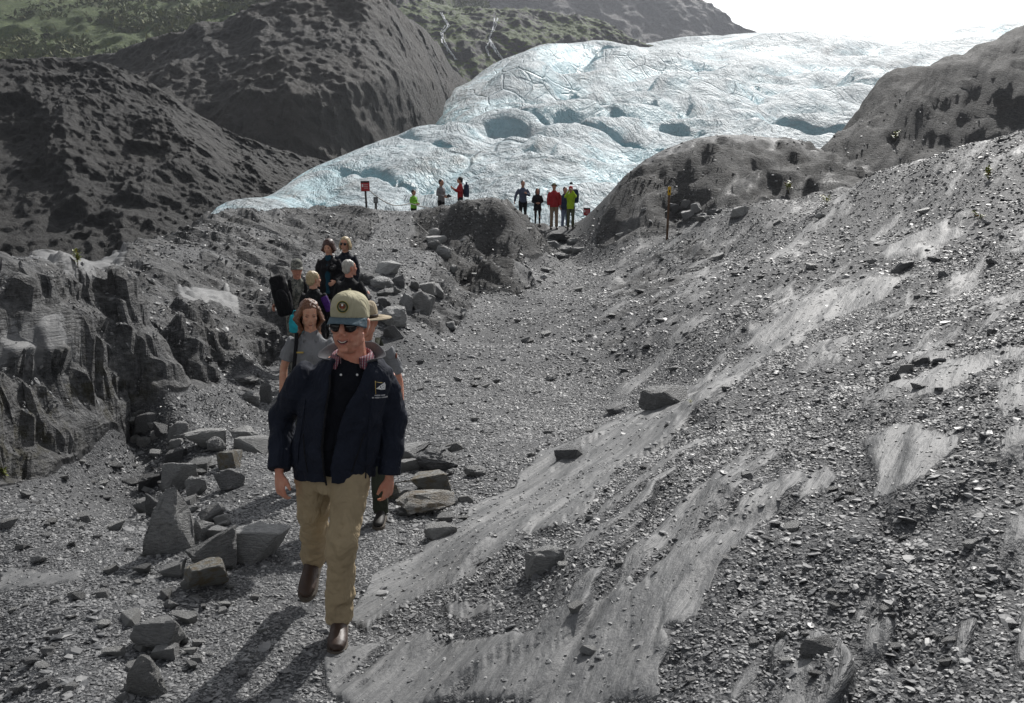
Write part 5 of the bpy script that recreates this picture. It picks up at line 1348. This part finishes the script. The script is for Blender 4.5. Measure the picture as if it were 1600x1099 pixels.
# woman in grey uniform shirt
b_, h_ = top_at(484, 466, 7.75); print('ranger woman', h_)
rw, J, T, M = person('woman with long auburn hair in a grey uniform shirt behind the walking man', b_, h_ - .015, R(4), .011, M_SKIN2, ('uniform_shirt', M_RGREY), ('trousers', M_RGREEN), sleeves='short', hem=.93, female=True,
    hair=dict(mat=H_BROWN, long=.19, n=34, wave=.03, vol=.010), head_yaw=R(14), head_pitch=R(14), group=TR, face=True, bulk=1.02,
    joints=dict(shR=(-.175, 0, 1.435), elR=(-.262, .03, 1.17), wrR=(-.275, -.06, .93), head=(-.005, -.035, 1.672)))
def arcf(T, z0, dz, w, y0): return [T(w * u, y0 + .34 * (w * u) ** 2 * 26, z0 + dz * u * u) for u in (-1, -.6, -.2, .2, .6, 1)]
bm = bmesh.new(); tube(bm, arcf(T, -.0690, .006, .021, -.1045), [.001, .003, .0042, .0042, .003, .001], 8, (0, 0, 1)); piece('lips', bm, M_LIP, rw)
bm = bmesh.new(); tube(bm, arcf(T, -.0690, .006, .020, -.1085), [.0008, .0012, .0014, .0014, .0012, .0008], 6, (0, 0, 1)); piece('mouth', bm, M_MOUTH, rw)
for s in (-1, 1):
    bm = bmesh.new(); tube(bm, [T(s * .016, -.0945, .010), T(s * .031, -.0935, .0085), T(s * .045, -.083, .011)], [.002, .0034, .002], 8); piece('eye', bm, M_EYE, rw)
    bm = bmesh.new(); tube(bm, [T(s * .014, -.0985, .026), T(s * .032, -.095, .032), T(s * .049, -.082, .026)], [.002, .003, .0015], 8); piece('eyebrow', bm, H_BROWN, rw)
    bm = bmesh.new(); nk = J['neck']; bm.faces.new([bm.verts.new(q) for q in (nk + V3((s * .02, -.085, -.05)), nk + V3((s * .06, -.105, -.07)), nk + V3((s * .085, -.06, -.005)), nk + V3((s * .06, -.03, .025)))]); piece('shirt_collar', bm, M_RGREY, rw, solid=.006)
bm = bmesh.new(); bmesh.ops.create_cube(bm, size=1, matrix=Matrix.Translation((-.085, -.138, 1.335)) @ Matrix.Diagonal((.062, .006, .014, 1))); piece('name_plate', bm, M_GOLD, rw)
bm = bmesh.new(); tube(bm, [(-.125, -.03, 1.50), (-.118, -.115, 1.42), (-.13, -.145, 1.30), (-.15, -.15, 1.15), (-.165, -.12, 1.02)], [(.018, .005)] * 5, 8); piece('shoulder_strap', bm, M_BLACK, rw)
# ranger in flat-brimmed hat
b_, h_ = top_at(567, 466, 7.0); print('ranger hat', h_)
rr, J, T, M = person('ranger in a flat-brimmed felt hat almost hidden behind the walking man', b_, h_ - .05, R(-4), .012, M_SKIN, ('uniform_shirt', M_RGREY), ('trousers', M_RGREEN), sleeves='short', hem=.93,
    hair=dict(mat=H_GREY, vol=.004), hat=flat_brim_hat, group=TR, face=True, joints=dict(shL=(.205, 0, 1.44), elL=(.272, .03, 1.17), wrL=(.300, -.06, .94), head=(.03, -.03, 1.672)))
bm = bmesh.new(); tube(bm, [(.12, .10, 1.46), (.115, .0, 1.535), (.11, -.11, 1.43), (.13, -.145, 1.28), (.16, -.12, 1.12)], [(.022, .006)] * 5, 8); piece('pack_strap', bm, M_RGREEN, rr)
bm = bmesh.new(); ell(bm, (.262, -.005, 1.385), (.008, .026, .034), None, 10); piece('shoulder_patch', bm, plain('patch_brown', (.16, .05, .03), .8), rr)
# the group behind
b_, h_ = top_at(463, 403, 15.0); print('camo', h_)
cm, J, T, M = person('person in camouflage uniform and cap carrying a large black camera bag', b_, h_ - .03, R(16), .014, M_SKIN, ('uniform_jacket', M_CAMO), ('trousers', M_CAMO), hem=.84, hat=cap_hat(M_CAMO, M_CAMO), hair=dict(mat=H_BROWN, vol=.0), group=TR, head_pitch=R(8),
    hands=('hold', 'hold'), joints=dict(elR=(-.30, .0, 1.20), wrR=(-.36, -.17, 1.13), elL=(.24, -.02, 1.17), wrL=(.06, -.20, 1.06)), bulk=1.06)
for s in (-1, 1):
    bm = bmesh.new(); tube(bm, [(s * .13, .06, 1.50), (s * .125, -.06, 1.50), (s * .115, -.15, 1.36), (s * .09 - .02, -.155, 1.16)], [(.026, .007)] * 4, 8); piece('strap', bm, M_BLACK, cm)
def bag(name, label, cat, base, rz, size, mat, tilt=0, strap=True, taper=.85):
    root = bpy.data.objects.new(name, None); COL.objects.link(root); root.location = base; root.rotation_euler = (0, tilt, rz); tag(root, label, cat)
    w, d, h = size; bm = bmesh.new()
    tube(bm, [(0, 0, -h / 2), (0, 0, -h * .44), (0, 0, 0), (0, 0, h * .44), (0, 0, h / 2)], [(w * .40, d * .4), (w / 2, d / 2), (w * .52, d * .55), (w * .5 * taper, d / 2), (w * .4 * taper, d * .4)], 20); piece('bag_body', bm, mat, root, .012, 3, .02, .1)
    bm = bmesh.new(); ell(bm, (0, -d * .5, -h * .08), (w * .36, d * .18, h * .26)); piece('front_pocket', bm, mat, root)
    if strap: bm = bmesh.new(); tube(bm, [(-w * .3, 0, h * .45), (-w * .22, 0, h * .7), (w * .22, 0, h * .7), (w * .3, 0, h * .45)], [(.02, .006)] * 4, 8, (0, 1, 0)); piece('handle', bm, mat, root)
    return root
q = V3(P(440, 462, 14.62)); bag('camera_bag', 'large black camera bag slung at the camouflaged person\'s side', 'bag', q, R(10), (.26, .20, .60), M_BLACK, R(-14))
b_, h_ = top_at(489, 421, 14.0); print('blond back', h_)
bk, J, T, M = person('blond person in a black and purple jacket turned away beside the camera bag', b_, h_ - .02, R(165), .014, M_SKIN2, ('jacket', M_BLACK), ('trousers', M_BLACK), hem=.80, female=True, hair=dict(mat=H_BLOND, vol=.012, bun=False), group=TR, head_yaw=R(-30), bulk=1.1,
    joints=dict(elR=(-.25, .0, 1.18), wrR=(-.20, -.15, 1.02)))
bm = bmesh.new(); tube(bm, [J['shR'] + V3((-.018, .035, -.02)), J['shR'].lerp(J['elR'], .5) + V3((-.022, .035, 0)), J['elR'] + V3((-.02, .035, 0))], [(.062, .05), (.058, .048), (.05, .042)], 10); piece('sleeve_panel', bm, M_PURPLE, bk, .012, 2)
q = V3(P(466, 506, 13.75)); bag('tote_bag', 'bright turquoise bag hanging behind the grey-shirted woman\'s shoulder', 'bag', q, 0, (.26, .12, .26), M_TURQ)
b_, h_ = top_at(513, 372, 16.5); print('dark hair', h_)
dh, J, T, M = person('woman with curly dark red hair in a black cardigan over a teal top', b_, h_ - .025, R(-6), .014, M_SKIN2, ('cardigan', M_BLACK), ('trousers', M_BLACK), hem=.80, female=True, inner=('teal_top', M_TEAL), hair=dict(mat=H_DARK, long=.07, n=20, wave=.03, vol=.022), head_pitch=R(14), group=TR, bulk=1.12,
    hands=('hold', 'side'), joints=dict(elL=(.23, .0, 1.17), wrL=(.16, -.24, 1.08)))
b_, h_ = top_at(539, 368, 17.2); print('blond glasses', h_)
person('blond woman in sunglasses and a navy jacket at the back of the group', b_, h_ - .02, R(-10), .014, M_SKIN2, ('jacket', M_DARKN), ('trousers', M_BLACK), hem=.82, female=True, hair=dict(mat=H_BLOND, long=.07, n=20, wave=.01, vol=.012), sunglasses=True, group=TR, bulk=1.1)
b_, h_ = top_at(545, 403, 15.3); print('grey', h_)
person('grey-haired man in a dark jacket seen from behind, above the khaki cap', b_, h_ - .02, R(155), .014, M_SKIN, ('jacket', M_BLACK), ('trousers', M_BLACK), hem=.80, hair=dict(mat=H_GREY, vol=.006), group=TR, bulk=1.2, head_yaw=R(-25),
    hands=('side', 'hold'), joints=dict(elL=(.26, -.02, 1.17), elR=(-.25, -.03, 1.18), wrR=(-.15, -.27, 1.22)))
def camera_thing(label, loc, rz, k=1.0):
    root = bpy.data.objects.new('hand_camera', None); COL.objects.link(root); root.location = loc; root.rotation_euler = (0, 0, rz); root.scale = (k,) * 3; tag(root, label, 'camera')
    bm = bmesh.new(); bmesh.ops.create_cube(bm, size=1, matrix=Matrix.Diagonal((.14, .06, .095, 1))); bmesh.ops.create_cube(bm, size=1, matrix=Matrix.Translation((0, 0, .06)) @ Matrix.Diagonal((.05, .05, .035, 1))); bmesh.ops.bevel(bm, geom=list(bm.edges), offset=.008, segments=2, affect='EDGES'); piece('camera_body', bm, M_BLACK, root)
    bm = bmesh.new(); tube(bm, [(0, -.02, 0), (0, -.07, 0), (0, -.12, 0)], [.036, .038, .035], 16); piece('camera_lens', bm, M_FRAME, root)
camera_thing('black camera held in front of the curly-haired woman', P(518, 419, 16.1), R(20))

# ------------------------------------------------------------------ visitors by the ice
b_, h_ = find_Y(689, 279, 1.76, 37.5, 46); print('grey shirt', h_, b_.y)
person('man in a pale grey shirt standing with a camera behind the ridge', b_, 1.76, R(60), .02, M_SKIN3, ('shirt', M_GSHIRT), ('trousers', M_BLACK), hair=dict(mat=H_BLACK, vol=.006), group=FA, hands=('hold', 'hold'), joints=dict(elL=(.25, .02, 1.18), wrL=(.12, -.22, 1.10), elR=(-.25, .02, 1.18), wrR=(-.12, -.22, 1.10)), bulk=1.05)
camera_thing('small camera held by the man in the pale grey shirt', b_ + V3((.30, -.17, 1.10)), R(60))
b_, h_ = find_Y(719, 279, 1.72, 37.5, 46)
person('person in a red jacket with a raised hand and dark backpack behind the ridge', b_, 1.72, R(-75), .02, M_SKIN3, ('jacket', M_RED), ('trousers', M_BLACK), hair=dict(mat=H_BLACK, vol=.016), group=FA, hands=('hold', 'hold'), joints=dict(elR=(-.24, -.10, 1.22), wrR=(-.12, -.30, 1.35), elL=(.24, -.06, 1.2), wrL=(.14, -.28, 1.30)))
bag('backpack', 'dark blue backpack on the red-jacketed person behind the ridge', 'backpack', b_ + V3((.24, .06, 1.18)), R(-75), (.30, .20, .48), M_BLUE)
b_, h_ = find_Y(646, 297, 1.45, 37.5, 44)
person('small person in a bright green jacket beside the rope', b_, 1.45, R(60), .02, M_SKIN3, ('jacket', M_LIME2), ('trousers', M_BLACK), hair=dict(mat=H_BLACK, vol=.008), group=FA, hands=('hold', 'hold'), joints=dict(elL=(.24, .0, 1.18), wrL=(.12, -.22, 1.12), elR=(-.24, .0, 1.18), wrR=(-.12, -.22, 1.12)), bulk=1.15)
def feet_at(px, top, foot, lo=36.0, hi=41.0):
    q = hit(px, foot, 30); Yd = q[1] if lo < q[1] < hi else 38.8
    b, h = top_at(px, top, Yd); return b, h
b_, h_ = top_at(817, 281, 37.6); print('blue shirt', h_)
person('tall man in a slate blue shirt at the left of the standing four', b_, h_ - .02, R(12), .02, M_SKIN3, ('shirt', M_BSHIRT), ('trousers', M_BLACK), hair=dict(mat=H_BLACK, vol=.004), group=FA, hands=('hold', 'side'), joints=dict(elL=(.27, -.02, 1.18), wrL=(.10, -.22, 1.26), elR=(-.29, .02, 1.18), wrR=(-.35, .0, .93)), bulk=1.05)
b_, h_ = feet_at(840, 293, 353); print('black coat', h_, b_.y)
person('woman with long dark hair in a short black coat and leggings', b_, h_ - .02, R(5), .02, M_SKIN3, ('coat', M_BLACK), ('leggings', M_BLACK), hem=.86, coat=.72, female=True, hair=dict(mat=H_BLACK, long=.18, n=18, vol=.006), group=FA, hands=('hold', 'hold'), joints=dict(elL=(.24, .0, 1.14), wrL=(.08, -.20, 1.08), elR=(-.24, .0, 1.14), wrR=(-.08, -.20, 1.08)), bulk=1.12)
b_, h_ = feet_at(866, 285, 358); print('red', h_, b_.y)
person('man in a red jacket, tan trousers and brimmed hat facing the trail', b_, h_ - .03, R(0), .02, M_SKIN3, ('jacket', M_RED), ('trousers', M_TAN), hem=.86, hat=beanie(M_OLIVE, True), group=FA, bulk=1.15, hair=dict(mat=H_GREY, vol=.0))
b_, h_ = top_at(883, 291, 39.6)
person('person in a dark blue jacket and pale jeans hidden behind the lime jacket', b_, h_ - .02, R(20), .02, M_SKIN3, ('jacket', M_BLUE), ('trousers', M_DENIM), hem=.84, hair=dict(mat=H_BLACK, vol=.006), group=FA, bulk=1.15)
b_, h_ = feet_at(892, 290, 358)
person('person in a lime jacket and red cap raising a camera to the face', b_, h_ - .02, R(-8), .02, M_SKIN3, ('jacket', M_LIME), ('trousers', M_OLIVE), hem=.84, hat=beanie(M_RED), group=FA, hands=('hold', 'hold'), joints=dict(elL=(.22, -.16, 1.34), wrL=(.07, -.17, 1.60), elR=(-.22, -.16, 1.34), wrR=(-.07, -.17, 1.60)), bulk=1.1, hair=dict(mat=H_BLACK, vol=.0))
camera_thing('small camera at the face of the lime-jacketed person', b_ + V3((0, -.17, 1.66)), R(-8), .8)
bag('backpack', 'dark backpack on the lime-jacketed person by the ice', 'backpack', b_ + V3((.13, .22, 1.20)), R(-8), (.36, .20, .50), M_BLUE)
# ================================================================== signs, rope, plants
M_POST = plain('dark_post', (.035, .03, .028), .7); M_SRED = plain('sign_red', (.42, .045, .05), .5, .06); M_SBLK = plain('sign_black', (.015, .015, .015), .6); M_SWHT = plain('sign_white', (.7, .7, .7), .6); M_SGRY = plain('sign_grey', (.12, .13, .13), .6)
M_YEL = plain('marker_yellow', (.62, .36, .02), .6, .06); M_WOOD = plain('weathered_wood', (.11, .065, .04), .8, .25, 30, .4); M_ROPE = plain('pale_rope', (.42, .40, .37), .8)
def box(bm, c, s, bev=.004):
    r = bmesh.ops.create_cube(bm, size=1, matrix=Matrix.Translation(V3(c)) @ Matrix.Diagonal((*s, 1)))
    if bev: bmesh.ops.bevel(bm, geom=list({e for v in r['verts'] for e in v.link_edges}), offset=bev, segments=1, affect='EDGES')
def sign_post(label, px, py_top, py_foot, Yd, bw, bh, mat, band=True, lean=0.0, rz=0.0, name='warning_sign', lines=3):
    top = V3(P(px, py_top, Yd)); g = float(height(top.x, top.y)[0]); h = top.z - g
    root = bpy.data.objects.new(name, None); COL.objects.link(root); root.location = (top.x, top.y, g); root.rotation_euler = (0, lean, rz); tag(root, label, 'sign', None)
    bm = bmesh.new(); box(bm, (0, .02, (h - .06) / 2 - .15), (.07, .05, h - .06 + .30), .006); piece('post', bm, M_POST, root)
    bm = bmesh.new(); box(bm, (0, -.02, h - bh / 2), (bw, .025, bh)); bd = piece('board', bm, mat, root)
    if band:
        bm = bmesh.new(); box(bm, (0, -.036, h - bh * .09), (bw * .99, .008, bh * .17), .002); piece('header_strip', bm, M_SBLK, bd)
        bm = bmesh.new(); box(bm, (-bw * .30, -.036, h - bh * .45), (bw * .16, .006, bh * .28), .001); piece('pictogram', bm, M_SWHT, bd)
    for i in range(lines):
        bm = bmesh.new(); box(bm, (bw * .08 if band else 0, -.036, h - bh * (.38 + .16 * i)), (bw * .45, .004, bh * .035), 0); piece('text_line', bm, M_SWHT, bd)
    return root
sign_post('red warning sign with black header on a post at the left ridge', 572, 283, 326, 36.0, .31, .36, M_SRED, lean=R(-2), rz=R(8))
s2 = sign_post('small grey notice on a short post next to the red ridge sign', 587, 308, 331, 35.5, .16, .22, M_SGRY, band=False, name='notice_post')
sign_post('red warning sign low beside the glacier at the foot of the right mound', 917, 325, 348, 39.6, .27, .30, M_SRED, rz=R(-6))
r0 = V3(P(583, 303, 35.5)); r1 = V3(P(640, 318, 37.6)); r2 = V3(P(692, 327, 39.5)); rp0 = V3(P(578, 298, 35.6))
bm = bmesh.new(); pts = [rp0.lerp(r0, t) for t in (0, .5)] + [r0.lerp(r1, t) - V3((0, 0, .22 * math.sin(PI * t))) for t in np.linspace(0, 1, 9)] + [r1.lerp(r2, t) - V3((0, 0, .05 * math.sin(PI * t))) for t in np.linspace(.15, 1, 6)]
tube(bm, pts, [.018] * len(pts), 6); rp_ = piece('rope', bm, M_ROPE, None); tag(rp_, 'pale sagging rope strung along the ridge by the red sign', 'rope')
top = V3(P(1044, 292, 30.0)); g = float(height(top.x, top.y)[0]); h = top.z - g; print('marker', h)
root = bpy.data.objects.new('marker_post', None); COL.objects.link(root); root.location = (top.x, top.y, g); root.rotation_euler = (0, R(1.5), 0); tag(root, 'thin brown wooden post with a yellow painted top on the right slope', 'post')
bm = bmesh.new(); box(bm, (0, 0, (h - .25) / 2 - .1), (.06, .06, h - .25 + .2), .006); piece('shaft', bm, M_WOOD, root)
bm = bmesh.new(); box(bm, (0, 0, h - .125), (.085, .085, .25), .008); piece('yellow_cap', bm, M_YEL, root)
bm = bmesh.new(); box(bm, (.0, -.045, h - .13), (.03, .004, .08), 0); piece('route_mark', bm, M_SBLK, root)
def leaf_mat():
    m = NT('plant_leaf'); r = m.noise(m.obj(), 14, 2); m.p(Base_Color=m.ramp(r, [(.3, (.10, .14, .02)), (.7, (.30, .31, .045))]), Roughness=.5); m.b.inputs['Transmission Weight'].default_value = 0; m.b.inputs['Subsurface Weight'].default_value = .2; return m.m
M_LEAF = leaf_mat(); M_STEM = plain('plant_stem', (.10, .09, .03), .7)
def plant(label, px, py, wpx, hpx, seed, n=46):
    q = V3(hit(px, py)); rd = random.Random(seed); s = q.y / FPX; w, h = wpx * s, hpx * s
    root = bpy.data.objects.new('low_plant', None); COL.objects.link(root); root.location = q; tag(root, label, 'plant', 'small plants on the rock')
    bs = bmesh.new(); bl = bmesh.new()
    for i in range(max(5, n // 6)):
        a = rd.uniform(0, 2 * PI); tip = V3((math.cos(a) * w * rd.uniform(.1, .5), math.sin(a) * w * .4 * rd.random(), h * rd.uniform(.5, 1))); mid = tip * .5 + V3((0, 0, h * .12))
        tube(bs, [(0, 0, -.03), mid, tip], [h * .009, h * .006, h * .003], 5)
        for j in range(9):
            t = rd.uniform(.35, 1.05); p = mid.lerp(tip, (t - .5) * 2) if t > .5 else mid * (t * 2); L_ = h * rd.uniform(.22, .42)
            d = V3((rd.uniform(-1, 1), rd.uniform(-1, 1), rd.uniform(-.2, .9))).normalized(); sd = d.cross(V3((0, 0, 1))).normalized() * L_ * .28
            v = [bl.verts.new(p), bl.verts.new(p + d * L_ * .5 + sd), bl.verts.new(p + d * L_ - V3((0, 0, L_ * .15))), bl.verts.new(p + d * L_ * .5 - sd)]; bl.faces.new((v[0], v[1], v[2])); bl.faces.new((v[0], v[2], v[3]))
    piece('stem', bs, M_STEM, root); o = piece('foliage', bl, M_LEAF, root, flat=True); o['kind'] = 'stuff'
for i, (lab, px, py, w, h) in enumerate([('bushy yellow-green plant high near the right edge of the slope', 1545, 283, 26, 22), ('yellow-green plant on the saddle below the upper right ridge', 1399, 220, 18, 14), ('yellow-green plant on the slope right of the marker post', 984, 322, 0, 0),
        ('tall sparse plant against the dark mound behind the heap of rocks', 1232, 302, 14, 20), ('spreading green plant on the slope under the mound', 1290, 322, 24, 18), ('pale plant low on the upper right slope', 1530, 345, 28, 14), ('thin yellow plant standing on the left knoll', 122, 418, 12, 24), ('green weed at the foot of the left bank by the frame edge', 4, 752, 14, 22), ('tiny green tuft on the bedrock below the long dark boulder', 1080, 632, 14, 8)]):
    if w: plant(lab, px, py, w, h, 30 + i)
# low shrubs and grass on the far slope, too many to count
sx, sy, sz = [a.ravel() for a in gs_xyz]; spx, spy = project(sx, sy, sz)
k = np.nonzero((spx > -60) & (spx < 820) & (spy > -40) & (spy < 110))[0]
rg = np.random.default_rng(3); dens = fbm2(sx[k] / 40, sz[k] / 22, 4, 777); k = k[(dens > -.05)]
k = rg.choice(k, min(9000, len(k) * 3), replace=True)
cv, cf = [], []
for i, a in enumerate(k):
    c = np.array([sx[a] + rg.uniform(-2, 2), sy[a] - .6 + rg.uniform(-1, 1), sz[a] + rg.uniform(0, .8)]); s = rg.uniform(.7, 2.1)
    for _ in range(5):
        p = c + rg.normal(0, .5, 3) * s; d1 = rg.normal(0, 1, 3) * s * .55; d2 = rg.normal(0, 1, 3) * s * .55; b0 = len(cv)
        cv += [p, p + d1, p + d2, p + d1 + d2 + rg.normal(0, .2, 3) * s]; cf += [(b0, b0 + 1, b0 + 3, b0 + 2)]
me = bpy.data.meshes.new('mountain_shrubs'); me.from_pydata(np.array(cv).tolist(), [], cf)
m = NT('mountain_shrub'); r = m.noise(m.obj(), .12, 5); m.p(Base_Color=m.ramp(r, [(.3, (.03, .045, .010)), (.55, (.08, .10, .02)), (.72, (.16, .155, .035))]), Roughness=.8); me.materials.append(m.m)
o = bpy.data.objects.new('mountain_shrubs', me); COL.objects.link(o); tag(o, 'green low shrubs covering the slope at the top left', None, kind='stuff')

# ================================================================== haze
bpy.context.view_layer.update()
bb = np.array([c[:] for o in COL.objects if o.type == 'MESH' and o.get('kind') == 'structure' for c in o.bound_box]); lo, hi = bb.min(0), bb.max(0)
lo = np.minimum(lo, (-40, -60, lo[2])) - (20, 20, 1); hi = hi + (20, 20, 2); print('haze box', lo, hi)
bm = bmesh.new(); bmesh.ops.create_cube(bm, size=1, matrix=Matrix.Translation(Vector((lo + hi) / 2)) @ Matrix.Diagonal((*(hi - lo), 1)))
me = bpy.data.meshes.new('haze'); bm.to_mesh(me); bm.free(); hz = bpy.data.objects.new('haze', me); COL.objects.link(hz); tag(hz, kind='stuff')
hm = bpy.data.materials.new('valley_haze'); hm.use_nodes = True; hm.node_tree.nodes.clear()
ho = hm.node_tree.nodes.new('ShaderNodeOutputMaterial'); hv = hm.node_tree.nodes.new('ShaderNodeVolumePrincipled')
hv.inputs['Color'].default_value = (.86, .91, 1, 1); hv.inputs['Density'].default_value = .00013; hv.inputs['Anisotropy'].default_value = .45
hm.node_tree.links.new(hv.outputs[0], ho.inputs['Volume']); me.materials.append(hm)
